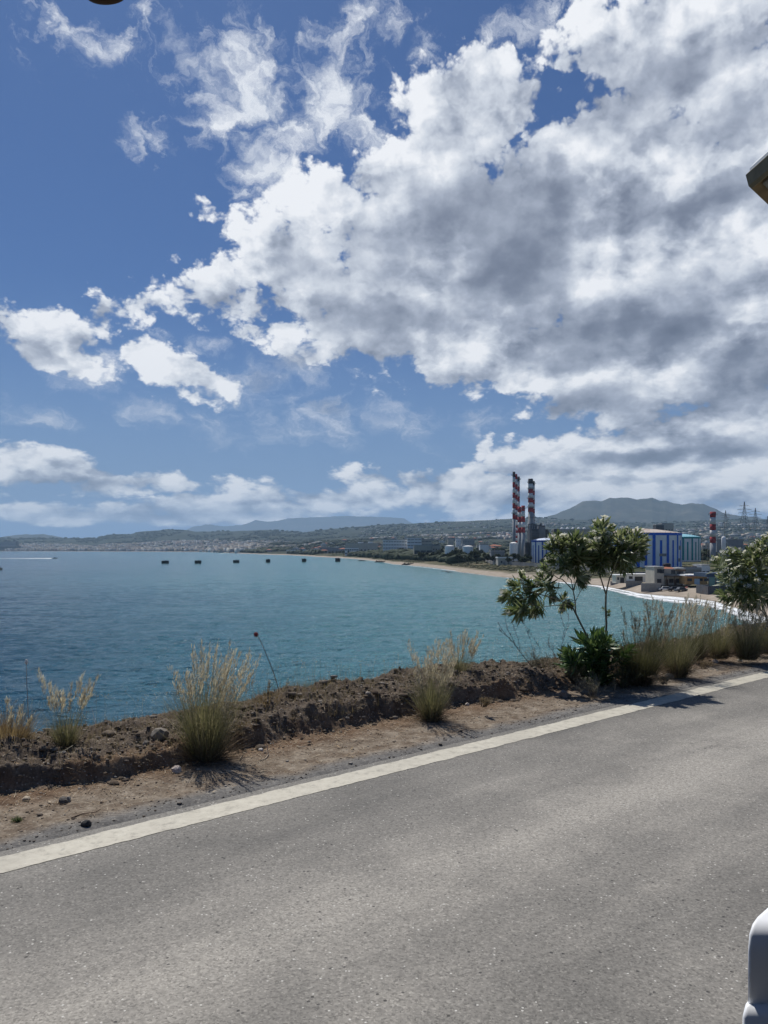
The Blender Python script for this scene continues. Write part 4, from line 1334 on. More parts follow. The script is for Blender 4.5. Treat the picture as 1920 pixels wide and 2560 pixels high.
def build_oleander_left():
    Y0 = 9.0
    q = random.Random(5)

    def pt(x, y, dy=0.0): return px(x, y, Y0 + dy)
    S = []
    def stem(pts, r0, r1, dys=None):
        n = len(pts)
        S.append([(pt(x, y, (dys[i] if dys else 0)), r0 + (r1 - r0) * i / (n - 1)) for i, (x, y) in enumerate(pts)])
    stem([(1508, 1705), (1513, 1640), (1514, 1609), (1516, 1560), (1514, 1515), (1515, 1484)], .014, .0115)
    stem([(1515, 1486), (1507, 1462), (1500, 1439), (1490, 1425), (1485, 1410), (1480, 1385)], .009, .004, [0, .0, .05, .1, .15, .2])
    stem([(1515, 1486), (1519, 1466), (1524, 1446), (1533, 1428), (1547, 1408), (1562, 1385), (1575, 1360)], .0095, .004, [0, 0, -.03, -.06, -.1, -.12, -.15])
    stem([(1533, 1428), (1536, 1400), (1530, 1370), (1515, 1335)], .006, .003, [-.06, 0, .05, .1])
    stem([(1547, 1408), (1575, 1392), (1598, 1372)], .005, .003, [-.1, -.15, -.2])
    stem([(1500, 1439), (1512, 1410), (1508, 1375), (1500, 1330)], .005, .003, [.05, .1, .1, .1])
    stem([(1492, 1700), (1480, 1625), (1465, 1585), (1452, 1560), (1440, 1535), (1432, 1520)], .0125, .010)
    stem([(1440, 1537), (1438, 1505), (1433, 1476), (1420, 1462), (1405, 1448), (1396, 1446), (1385, 1438), (1372, 1432), (1362, 1418), (1356, 1405)], .008, .003, [0, 0, 0, -.05, -.08, -.1, -.1, -.12, -.15, -.15])
    stem([(1432, 1520), (1415, 1508), (1390, 1498), (1364, 1490), (1340, 1483), (1319, 1476), (1307, 1462), (1303, 1448)], .0075, .003, [0, -.05, -.1, -.15, -.2, -.2, -.2, -.2])
    stem([(1432, 1522), (1410, 1514), (1386, 1513), (1366, 1516), (1349, 1520), (1325, 1525)], .006, .003, [0, .05, .1, .12, .15, .15])
    stem([(1433, 1478), (1437, 1462), (1445, 1448), (1452, 1440), (1460, 1425)], .006, .003, [0, .05, .08, .1, .12])
    stem([(1433, 1476), (1428, 1450), (1412, 1432), (1408, 1410), (1408, 1385), (1398, 1355)], .006, .003, [0, .1, .15, .18, .2, .2])
    stem([(1445, 1448), (1446, 1415), (1440, 1380), (1438, 1348)], .005, .003, [.08, .1, .1, .1])
    stem([(1438, 1505), (1450, 1480), (1466, 1455), (1480, 1440)], .004, .003, [0, -.1, -.15, -.2])
    ros = []

    def r(x, y, dx=0, dz=1, sz=1.0, fl=True, dy=None):
        dyy = q.uniform(-.22, .22) if dy is None else dy
        ros.append((pt(x, y, dyy), Vector((dx + q.uniform(-.2, .2), q.uniform(-.35, .35), dz)).normalized(), sz * q.uniform(.9, 1.1), fl))
    # left arm
    for a in [(1282, 1462, -.9, .35), (1266, 1484, -1, .1), (1262, 1498, -1, -.1, 1.1), (1290, 1500, -.7, -.3), (1283, 1528, -.9, -.2, 1.1), (1310, 1530, -.6, -.5), (1336, 1530, -.2, -.7), (1306, 1440, -.1, 1, .8),
              (1318, 1476, -.4, .5), (1330, 1500, -.3, -.6, .9), (1345, 1512, -.3, .2, .8), (1346, 1462, -.5, .3, 1.1), (1352, 1440, -.4, .8), (1360, 1418, -.4, .9, .9), (1376, 1470, -.2, .2), (1372, 1448, -.2, .7, 1.0),
              (1382, 1496, .2, -.3, .9), (1410, 1492, 0, .6, .7), (1405, 1520, -.3, -.4, .75), (1424, 1512, .2, -.6, .7), (1300, 1505, -.6, .2, .9), (1322, 1455, -.5, .7, .8)]:
        r(*a)
    # middle crown
    for a in [(1382, 1352, -.4, .9), (1374, 1368, -.8, .6), (1396, 1340, -.1, 1), (1380, 1392, -.7, .4, .9), (1402, 1375, 0, .9), (1416, 1398, 0, .6), (1400, 1415, -.4, .2, .9), (1420, 1352, .1, 1, 1.1),
              (1440, 1340, 0, 1.1, 1.2), (1432, 1372, .1, .6), (1446, 1395, .3, .3), (1430, 1418, .1, -.2, .9), (1462, 1352, .2, 1), (1455, 1374, .4, .5), (1466, 1400, .4, 0), (1442, 1434, -.1, -.7, .9), (1462, 1446, .6, -.2, .9),
              (1452, 1460, .4, -.5, .8), (1414, 1425, 0, -.4, .8), (1392, 1362, -.5, .7, .9), (1410, 1350, 0, 1, .9), (1470, 1378, .3, .5)]:
        r(*a)
    # right crown
    for a in [(1492, 1316, -.3, 1, 1.05), (1508, 1308, .1, 1.1, 1.1), (1524, 1322, .5, .9), (1485, 1338, -.6, .6), (1500, 1345, -.2, .6), (1518, 1346, .3, .6), (1478, 1362, -.5, .5), (1490, 1380, -.3, .3), (1476, 1400, -.5, 0),
              (1488, 1418, -.2, -.4, .9), (1505, 1395, 0, .2), (1512, 1372, .1, .5), (1502, 1424, .2, -.5, .9), (1528, 1385, .2, .3), (1538, 1345, -.1, 1), (1548, 1338, .1, 1.1, 1.1), (1562, 1334, .2, 1.1, 1.1),
              (1578, 1340, .3, 1, 1.1), (1592, 1336, .5, .9), (1608, 1348, .8, .6), (1604, 1368, .9, .2), (1590, 1362, .6, .5), (1570, 1362, .3, .7), (1550, 1368, 0, .6), (1582, 1388, .6, -.1), (1566, 1404, .4, -.5),
              (1548, 1400, .1, 0), (1574, 1420, .5, -.7, .9), (1556, 1424, .2, -.8, .9), (1535, 1412, 0, -.4, .9), (1540, 1384, .2, .3), (1597, 1392, .8, -.3, .9), (1520, 1404, .1, -.2, .9), (1495, 1360, -.2, .4)]:
        r(*a)
    for x0, x1, y0, y1, n in ((1375, 1470, 1355, 1425, 10), (1478, 1606, 1325, 1412, 16), (1268, 1345, 1460, 1528, 3)):
        for _ in range(n):
            x, y = q.uniform(x0, x1), q.uniform(y0, y1)
            r(x, y, (x - (x0 + x1) / 2) / (x1 - x0) * 1.6, .9 - (y - y0) / (y1 - y0) * .9, .95)
    r(1521, 1538, .6, .3, .35, False, 0); r(1508, 1520, -.6, .5, .25, False, 0); r(1522, 1528, .5, .8, .3, False, 0)
    bas = []
    for i in range(84):
        x = 1494 + max(-75, min(75, q.gauss(0, 42))); yb = q.uniform(1570, 1712) + abs(x - 1495) * .7
        bas.append((pt(x, yb, q.uniform(-.25, .3)), Vector((q.uniform(-.45, .45) + (x - 1492) / 90, q.uniform(-.5, .3), 1)).normalized(), q.uniform(.6, 1.35)))
    oleander(on(1505, 1712, .08), 'white-flowering shrub with two bare trunks, one leaning far left over the water', S, ros, bas, 51)


def build_oleander_right():
    q = random.Random(9)
    Y0 = 11.0
    S = [[(px(1925, 1585, Y0), .014), (px(1915, 1540, Y0), .013), (px(1900, 1490, Y0), .010), (px(1880, 1455, Y0 - .1), .007), (px(1850, 1425, Y0 - .2), .004), (px(1835, 1400, Y0 - .2), .003)],
         [(px(1925, 1585, Y0), .013), (px(1932, 1520, Y0), .012), (px(1925, 1450, Y0 + .1), .008), (px(1905, 1390, Y0 + .1), .005), (px(1900, 1350, Y0 + .1), .003)],
         [(px(1915, 1540, Y0), .009), (px(1890, 1510, Y0 - .1), .007), (px(1860, 1480, Y0 - .15), .005), (px(1830, 1470, Y0 - .15), .003)],
         [(px(1900, 1490, Y0), .008), (px(1870, 1470, Y0 + .1), .005), (px(1840, 1450, Y0 + .2), .003), (px(1815, 1430, Y0 + .2), .002)],
         [(px(1925, 1450, Y0 + .1), .007), (px(1890, 1420, Y0 + .2), .005), (px(1870, 1390, Y0 + .2), .003)]]
    ros = []
    for x, y in [(1800, 1398), (1812, 1388), (1828, 1382), (1845, 1385), (1818, 1410), (1798, 1420), (1815, 1432), (1836, 1408), (1855, 1402), (1868, 1388), (1880, 1372), (1895, 1362), (1910, 1350), (1925, 1345),
                 (1890, 1390), (1905, 1378), (1920, 1372), (1940, 1360), (1875, 1410), (1895, 1412), (1915, 1402), (1935, 1395), (1840, 1432), (1858, 1425), (1822, 1452), (1842, 1458), (1862, 1448), (1880, 1438),
                 (1905, 1430), (1930, 1425), (1850, 1476), (1870, 1470), (1826, 1474), (1890, 1462), (1915, 1455), (1810, 1492), (1800, 1484), (1822, 1500), (1838, 1496), (1858, 1500), (1880, 1492), (1905, 1480), (1930, 1470),
                 (1945, 1400), (1950, 1440), (1960, 1380), (1865, 1515), (1890, 1515), (1790, 1404), (1925, 1505), (1803, 1446), (1850, 1415), (1900, 1398), (1870, 1455)]:
        dx = (x - 1885) / 90 + q.uniform(-.3, .3)
        ros.append((px(x, y, Y0 + q.uniform(-.35, .35)), Vector((dx, q.uniform(-.5, .3), q.uniform(.2, 1.1) + (1430 - y) / 120)).normalized(), q.uniform(.95, 1.25), y < 1480))
    oleander(px(1925, 1590, Y0), 'white-flowering shrub cut by the right edge of the picture', S, ros, [], 52, flowers=.95, per=22)


build_oleander_left()
build_oleander_right()


for x, y, w, h, lb, sd in ((250, 1862, 60, 34, 'brown dry weeds along the bank top between the left grass tufts', 61), (340, 1836, 46, 40, 'pale wiry weeds behind the large grey-brown stone', 62), (740, 1800, 52, 30, 'low brown weeds on the bank right of the red flower stalk', 63),
                           (850, 1772, 60, 30, 'straw-coloured weeds along the middle of the bank', 64), (960, 1745, 50, 36, 'dry brown weeds on the bank just left of the second tall grass', 65), (1010, 1750, 34, 44, 'tangled pale weeds at the left foot of the green-gold grass', 66),
                           (1215, 1716, 60, 34, 'tan weeds covering the bank right of the slim grass tuft', 67), (590, 1835, 40, 36, 'grey dry weeds at the right foot of the tallest grass', 68), (90, 1890, 46, 34, 'brown weeds between the two leftmost grass tufts', 69),
                           (1760, 1668, 60, 26, 'reddish dry weeds at the foot of the right-hand grass row', 70), (1660, 1706, 40, 22, 'low dry weeds in front of the tan and green grass tuft', 71), (1210, 1762, 46, 20, 'dark dry weeds low on the bank face', 72)):
    twig_bush(x, y, .12, w, h, lb, [(.12, .09, .06), (.20, .15, .10)], sd, 210, leafcols=[(.16, .115, .07), (.27, .20, .13), (.36, .29, .19), (.11, .08, .05)], name='dry_weed_clump', cat='weeds', spread=1.15)


# ================================================================== buildings, plant and boats across the bay
WALLS = {
    'cream': mat('wall_cream', (.52, .48, .40), .9, .10, .4, dirt=(.36, .32, .26)),
    'white': mat('wall_white', (.84, .83, .80), .85, .05, .3, dirt=(.62, .60, .56), dirts=.35),
    'grey': mat('wall_grey', (.27, .275, .28), .9, .12, .4, dirt=(.18, .18, .18)),
    'concrete': mat('wall_concrete', (.30, .285, .265), .95, .15, .5, dirt=(.19, .18, .165)),
    'beige': mat('wall_beige', (.42, .385, .32), .9, .10, .4, dirt=(.30, .27, .22)),
    'orange': mat('wall_ochre', (.50, .30, .13), .9, .12, .6, dirt=(.42, .27, .14)),
    'rust': mat('roof_rust', (.50, .44, .38), .9, .15, .35, dirt=(.24, .10, .055), dirts=.9),
    'tile': mat('roof_tile', (.36, .14, .085), .9, .18, .8),
    'dark': mat('opening_dark', (.025, .028, .033), .35, .2, 1, spec=.5),
    'steel': mat('plant_steel', (.09, .095, .105), .7, .3, .5, dirt=(.14, .10, .07)),
    'roofgrey': mat('roof_grey', (.38, .38, .37), .9, .1, .5),
}


def block(x0, x1, ytop, Y, D, wall, label, cat='building', name='building', storeys=2, bays=5, win=(1.1, 1.3), zg=None, roof='roofgrey', parapet=.6, rz=0.0, band=False, extra=None, winmat='dark'):
    w = (x1 - x0) / F * Y
    c = px((x0 + x1) / 2, YH, Y)
    if zg is None: zg = lz(c.x, Y)
    ztop = H - (ytop - YH) / F * Y
    h = ztop - zg
    root = empty(name, (c.x, Y, zg), rz, label=label, cat=cat)
    MB().box(-w / 2, w / 2, 0, D, -1.5, h).build('wall', WALLS[wall], root)
    mb = MB().box(-w / 2 - .25, w / 2 + .25, -.25, D + .25, h + .003, h + .3)
    if parapet:
        mb.box(-w / 2 - .2, w / 2 + .2, -.2, 0, h + .3, h + .3 + parapet).box(-w / 2 - .2, -w / 2, 0, D, h + .3, h + .3 + parapet).box(w / 2, w / 2 + .2, 0, D, h + .3, h + .3 + parapet)
    mb.build('roof', WALLS[roof], root)
    wm = None
    if bays:
        sh = h / storeys
        for j in range(storeys):
            for i in range(bays):
                xx = -w / 2 + w * (i + .5) / bays
                zz = sh * j + sh * .32
                ww = (w / bays * .84 if band else win[0])
                if wm is None:
                    wo = MB().box(-ww / 2, ww / 2, -.06, .04, 0, min(win[1], sh * .6)).build('window', WALLS[winmat], root)
                    wm = wo
                else:
                    wo = wm.copy(); C.objects.link(wo); wo.parent = root
                wo.location = (xx, 0, zz)
    if extra: extra(root, w, h, D)
    return root


# ------------------------------------------------------------------ chimneys
CH_RED = mat('stack_red', (.34, .035, .04), .8, .15, .5)
CH_WHITE = mat('stack_white', (.62, .61, .59), .8, .08, .5, dirt=(.42, .41, .39))
CH_GREY = mat('stack_concrete', (.30, .305, .31), .9, .08, .3)
CH_BLACK = mat('stack_soot', (.045, .04, .045), .9, .2, .5)


def chimney(x, ytop, Y, dpx, bands, label, taper=1.12, platforms=(), group='striped power station chimneys', base_z=SEA + 4.5, name='chimney'):
    """bands: (pixel y where the band ends, colour index), the last runs to the ground"""
    c = px(x, YH, Y)
    root = empty(name, (c.x, Y, base_z), label=label, cat='chimney', group=group)
    ztop = H - (ytop - YH) / F * Y - base_z
    r = dpx / F * Y / 2
    def rad(z): return r * (1 + (taper - 1) * (1 - z / ztop))
    z1, k = ztop, 0
    for yend, ci in bands:
        z0 = 0 if yend is None else H - (yend - YH) / F * Y - base_z
        n = 'shaft' if yend is None else 'stripe'
        prof = [(rad(z0), z0), (rad(z1), z1)]
        mb = MB()
        if k == 0:
            prof += [(rad(z1) * .78, z1), (rad(z1) * .78, z1 - 1.5)]
        mb.lathe(prof, 20)
        mb.build(n, [CH_RED, CH_WHITE, CH_GREY, CH_BLACK][ci], root, True)
        z1 = z0; k += 1
    for yp in platforms:
        z = H - (yp - YH) / F * Y - base_z
        R_ = rad(z) + .95
        mb = MB().lathe([(rad(z) + .02, z - .12), (R_, z - .12), (R_, z), (rad(z) + .02, z)], 20, cap=False)
        n = 10
        for i in range(n):
            a = 2 * PI * i / n
            p = Vector((R_ * math.cos(a), R_ * math.sin(a), z))
            mb.tube([p, p + Vector((0, 0, 1.1))], .05, 4)
        ring = [Vector((R_ * math.cos(2 * PI * i / 20), R_ * math.sin(2 * PI * i / 20), z + 1.1)) for i in range(21)]
        mb.tube(ring, .05, 4)
        mb.build('platform', WALLS['steel'], root)
    return root


def bandlist(y0, step, n, first=3, end=2):
    out = [(y0 + step, first)]
    for i in range(1, n): out.append((y0 + step * (i + 1), 1 if i % 2 else 0))
    return out + [(None, end)]


chimney(1284.7, 1179.5, 640, 6.8, bandlist(1179.5, 13.1, 9), 'tallest chimney with red and white bands, leftmost of its close trio', platforms=(1188, 1284))
chimney(1290.2, 1185.5, 662, 6.6, bandlist(1185.5, 12.8, 9, first=0), 'red and white banded chimney in the middle of the tall trio')
chimney(1296.3, 1191.5, 684, 6.4, bandlist(1191.5, 12.5, 9), 'red and white banded chimney at the right of the tall trio', platforms=(1199,))
chimney(1292.0, 1300, 610, 4.6, bandlist(1300, 6.5, 9, first=1), 'thin short chimney with narrow red and white rings between the trio and the front pair')
chimney(1299.0, 1267, 575, 8.6, [(1281, 0), (1293, 1), (1306, 0), (1319, 1), (1332, 0), (None, 2)], 'short front chimney with three dark red bands, left of the front pair', 1.16, group='short chimneys in front of the trio')
chimney(1308.0, 1264, 570, 8.8, [(1277.5, 0), (1291, 1), (1305, 0), (1318, 1), (1331.5, 0), (None, 2)], 'short front chimney with three bright red bands, right of the front pair', 1.16, platforms=(1272,), group='short chimneys in front of the trio')
chimney(1326.5, 1197, 660, 12.0, [(1209.5, 3), (1222, 1), (1233, 0), (1245, 1), (1256.5, 0), (1268.5, 1), (1280, 0), (None, 2)], 'thick banded chimney with a black top beside the grey boiler house', 1.22, platforms=(1206, 1222, 1246, 1269, 1294))
chimney(1333.5, 1203, 700, 7.0, [(1214, 3), (1227, 1), (1238, 0), (1249, 1), (1261, 0), (1272, 1), (1283, 0), (None, 2)], 'banded chimney half hidden behind the thick one', 1.1, platforms=(1210, 1293))
chimney(1782.2, 1279.5, 520, 13.8, [(1293.5, 0), (1310.5, 1), (1325.5, 0), (1342, 1), (1357.5, 0), (None, 2)], 'lone squat chimney with broad red and white bands near the pylons', 1.05, platforms=(1287,), group='lone chimney')


# ------------------------------------------------------------------ storage tanks
def tank(x, y_apex, y_eave, Y, rpx, zg, label, wall, stripes=None, roofm='white', rim=None, nst=0, shift=0.0, patches=0, group=None):
    c = px(x, YH, Y)
    zg = SEA + zg
    r = rpx / F * Y
    h = H - (y_eave - YH) / F * Y - zg
    ha = H - (y_apex - YH) / F * Y - zg
    root = empty('storage_tank', (c.x, Y, zg), label=label, cat='storage tank', group=group)
    MB().lathe([(r, -1), (r, h)], 64).build('shell', WALLS[wall], root, False)
    rm = MB()
    rm.lathe([(r + .12, h + .003), (r * .75, h + (ha - h) * .38), (r * .4, h + (ha - h) * .78), (.3, ha)], 48)
    rm.build('roof', WALLS[roofm], root)
    if rim:
        MB().lathe([(r + .10, h - h * .075), (r + .10, h + .02)], 64, cap=False).build('rim_band', rim, root)
        n = nst
        g3 = random.Random(int(x))
        for i in range(n):
            a0 = -PI + shift + PI * i / n * 1.0
            wide = i % 2 == 0
            da = (PI / n) * (.42 if wide else .34)
            zt = h * .925 if wide else h * .78
            zb = 0.0
            mb = MB()
            segs = 4
            rr = r + .06
            vs = []
            for k in range(segs + 1):
                a = a0 + da * (k / segs)
                vs += [(rr * math.cos(a), rr * math.sin(a), zb), (rr * math.cos(a), rr * math.sin(a), zt)]
            mb.add(vs, [(2 * k, 2 * k + 2, 2 * k + 3, 2 * k + 1) for k in range(segs)])
            mb.build('stripe', rim, root)
        for i in range(patches):
            a0 = g3.uniform(-PI * .95, -PI * .05); da = g3.uniform(.06, .22); z0 = g3.uniform(.1, .6) * h; dz = g3.uniform(.05, .12) * h
            vs = []
            for k in range(4):
                a = a0 + da * k / 3
                vs += [((r + .1) * math.cos(a), (r + .1) * math.sin(a), z0), ((r + .1) * math.cos(a), (r + .1) * math.sin(a), z0 + dz)]
            MB().add(vs, [(2 * k, 2 * k + 2, 2 * k + 3, 2 * k + 1) for k in range(3)]).build('bare_panel', WALLS['concrete'], root)
    # railing round the roof edge and an access stair up the side
    mb = MB()
    for i in range(40):
        a = 2 * PI * i / 40
        p = Vector((r * math.cos(a), r * math.sin(a), h))
        mb.tube([p, p + Vector((0, 0, 1.0))], .04, 3)
    mb.build('railing', WALLS['steel'], root)
    return root


BLUE = mat('paint_blue', (.022, .13, .56), .6, .12, .6)
GREEN = mat('paint_green', (.02, .27, .27), .6, .15, .5)
RIMB = mat('paint_deep_blue', (.02, .08, .36), .6, .1, .5)
TEALR = mat('roof_teal', (.22, .48, .56), .6, .1, .3)
WALLS['teal'] = TEALR
WALLS['bluewhite'] = mat('roof_bluewhite', (.55, .62, .75), .6, .1, .3)
tank(1600, 1321, 1333.5, 440, 98, 5.2, 'huge white storage tank with blue stripes and rusty roof behind the flowering shrub', 'white', roofm='rust', rim=BLUE, nst=17, shift=.06, patches=7)
tank(1708, 1335, 1342.5, 600, 41, 6.4, 'white storage tank with dark green stripes and pale teal roof', 'white', roofm='teal', rim=GREEN, nst=12, shift=.1)
tank(1362, 1345, 1351, 560, 33, 4.8, 'smaller white storage tank with deep blue stripes beside the chimneys', 'white', roofm='bluewhite', rim=RIMB, nst=11, shift=.0)
tank(1284, 1355, 1358, 600, 10, 4.5, 'plain white tank tucked behind the front chimneys', 'white')
tank(1124, 1363, 1365, 700, 12, 5, 'left of the two small white tanks above the dark tree row', 'white')
tank(1170, 1363.5, 1366, 660, 13, 5, 'right of the two small white tanks above the dark tree row', 'white')


# ------------------------------------------------------------------ power station buildings
def boiler():
    Y = 640
    root = empty('boiler_house', px(1346, YH, Y), label='dark steel boiler house with open rooftop frame beside the thick chimney', cat='power station')
    root.location.z = SEA + 4.5
    k = Y / F
    def X(x): return (x - 1346) * k
    def Z(y): return H - (y - YH) * k - (SEA + 4.5)
    MB().box(X(1347.5), X(1366), 0, 18, 0, Z(1314), top=(X(1347.5), X(1363), 0, 18)).build('boiler_block', WALLS['grey'], root)
    MB().box(X(1327.5), X(1346), -2, 16, 0, Z(1322)).build('turbine_block', WALLS['steel'], root)
    mb = MB()
    for x in (1328, 1334, 1340, 1346):
        for y in (-1.5, 12): mb.box(X(x) - .3, X(x) + .3, y, y + .6, Z(1322) + .003, Z(1309 + (x - 1328) * .22))
    mb.tube([(X(1328), -1.2, Z(1309)), (X(1362), -1.2, Z(1316))], .4, 6)
    mb.tube([(X(1328), 12, Z(1309)), (X(1362), 12, Z(1316))], .4, 6)
    for j in range(5): mb.box(X(1327), X(1347), -2.6, -2.05, Z(1343 - 4.4 * j) - .2, Z(1343 - 4.4 * j) + .1)
    mb.build('steel_frame', WALLS['steel'], root)
    MB().box(X(1354), X(1357.5), 5, 7, Z(1314), Z(1309)).box(X(1355), X(1356.5), 5.3, 6.7, Z(1309) + .003, Z(1306.5)).build('roof_hut', WALLS['steel'], root)
    mb = MB().box(X(1366), X(1371), 4, 12, 0, Z(1323)).tube([(X(1371), 6, Z(1323)), (X(1374), 6, Z(1332)), (X(1379), 6, Z(1334)), (X(1379), 6, Z(1380))], 1.2, 8)
    mb.box(X(1315), X(1327), 6, 14, 0, Z(1356)).box(X(1317), X(1322), 4, 6, 0, Z(1368))
    mb.build('ducts', WALLS['steel'], root)
    for q in range(6):
        MB().box(X(1329 + q * 2.9), X(1330.6 + q * 2.9), -2.07, -1.9, Z(1341), Z(1327)).build('louvre', WALLS['grey'], root)


boiler()


def hall_extra(root, w, h, D):
    mb = MB()
    for i in range(5): mb.lathe([(1.3, 0), (1.3, 1.0), (.9, 1.7), (.1, 2.0)], 10, c=(-w * .35 + i * w * .17, 4, h + .3))
    mb.build('roof_vent', WALLS['white'], root)
    MB().box(-w * .62, -w * .5, 0, 6, 0, h * .92).lathe([(1.4, 0), (1.4, 3)], 10, c=(-w * .56, 2, h * .92)).build('side_tower', WALLS['steel'], root)


block(1395, 1478, 1325, 620, 24, 'beige', 'long beige turbine hall with a strip of high windows behind the flowering shrub', 'hall', 'turbine_hall', storeys=2, bays=7, win=(4, 3.0), band=True, extra=hall_extra, zg=SEA + 4.5)
block(1478, 1560, 1338, 640, 20, 'grey', 'grey low plant building between the turbine hall and the huge tank', storeys=2, bays=6, zg=SEA + 4.5)
block(1792, 1858, 1349, 560, 12, 'grey', 'grey windowless plant building right of the lone chimney', 'industrial building', storeys=1, bays=0, parapet=0)
block(1655, 1684, 1310, 900, 12, 'cream', 'cream apartment block above the huge tank roof', storeys=3, bays=4, zg=-2)
block(1640, 1660, 1313, 880, 10, 'steel', 'dark unfinished block above the huge tank roof', storeys=3, bays=3, zg=-2)


def silo():
    p = px(1809, YH, 540)
    root = empty('silo', (p.x, 540, SEA + 5), label='white round-topped steel silo beside the lone chimney', cat='silo')
    k = 540 / F
    ht = H - (1341 - YH) * k - SEA - 5
    MB().lathe([(5.2 * k, 0), (5.2 * k, ht * .93), (4 * k, ht * .985), (1.2 * k, ht)], 20).build('body', WALLS['white'], root, True)
    MB().tube([(4.5 * k, 0, ht * .8), (10 * k, 0, ht * .72), (10 * k, 0, 0)], .6, 8).build('pipe', WALLS['roofgrey'], root, True)
    p = px(1800, YH, 540)


silo()


def pylon(x, ytop, ybase, Y, label, hw):
    c = px(x, YH, Y)
    k = Y / F
    zb = H - (ybase - YH) * k - 6
    root = empty('pylon', (c.x, Y, zb), label=label, cat='pylon', group='lattice pylons on the skyline')
    h = H - (ytop - YH) * k - zb
    W0 = hw * k
    t = .10
    def w(z): return W0 * (1 - .80 * min(1, z / (h * .72))) if z < h * .72 else W0 * .2 * (1 - .8 * (z - h * .72) / (h * .28))
    mb = MB()
    zs = [h * q for q in (0, .16, .30, .42, .53, .63, .72, .82, .91, 1)]
    for sx in (-1, 1):
        for sy in (-1, 1): mb.tube([(sx * w(z), sy * w(z), z) for z in zs], t * 1.6, 4)
    for a, b in zip(zs, zs[1:]):
        for sy in (-1, 1):
            mb.tube([(-w(a), sy * w(a), a), (w(b), sy * w(b), b)], t, 3); mb.tube([(w(a), sy * w(a), a), (-w(b), sy * w(b), b)], t, 3)
            mb.tube([(sy * w(a), -w(a), a), (sy * w(b), w(b), b)], t, 3)
    mb.build('lattice_tower', WALLS['steel'], root)
    for q, L in ((.60, 1.55), (.72, 1.8), (.85, 1.25)):
        z = h * q; l = W0 * L
        m2 = MB().tube([(-l, 0, z), (l, 0, z)], t, 4).tube([(-l, 0, z), (0, 0, z + h * .035), (l, 0, z)], t, 4)
        for s in (-1, -.55, .55, 1): m2.tube([(s * l, 0, z), (s * l, 0, z - h * .028)], t * .9, 4)
        m2.build('cross_arm', WALLS['steel'], root)


pylon(1861, 1254, 1312, 900, 'tallest lattice pylon with three cross arms near the right edge', 10)
pylon(1888.5, 1270, 1316, 1000, 'lattice pylon right of the tallest one', 9)
pylon(1814, 1276, 1312, 1250, 'small faint pylon just right of the lone chimney', 7)
pylon(1919, 1290, 1316, 1400, 'distant pylon cut by the right edge of the picture', 6)


def pole(x, yt, yb, Y, label, r=.14, arm=True):
    c = px(x, yb, Y)
    root = empty('utility_pole', c, label=label, cat='pole')
    h = (yb - yt) / F * Y
    MB().tube([(0, 0, -2), (0, 0, h)], [r * 1.2, r * .8], 8).build('post', mat('pole_wood', (.20, .17, .14), .9), root, True)
    if arm: MB().box(-1.1, 1.1, -.08, .08, h - .9, h - .72).build('crossbar', mat('pole_wood', (.2, .17, .14)), root)


pole(1769, 1356, 1420, 430, 'dark power pole standing in front of the green striped tank')
pole(1757, 1385, 1418, 420, 'shorter dark pole on the grass beside the green striped tank', arm=False)
pole(1237, 1372, 1418, 520, 'thin dark pole among the trees left of the chimneys', arm=False)
pole(950, 1360, 1392, 800, 'pale lamp mast on the beach below the hotel', .2, False)
pole(965, 1366, 1393, 820, 'shorter pale mast right of the lamp mast', .16, False)
pole(1811, 1305, 1345, 560, 'slim pale mast above the white silo', .12, False)


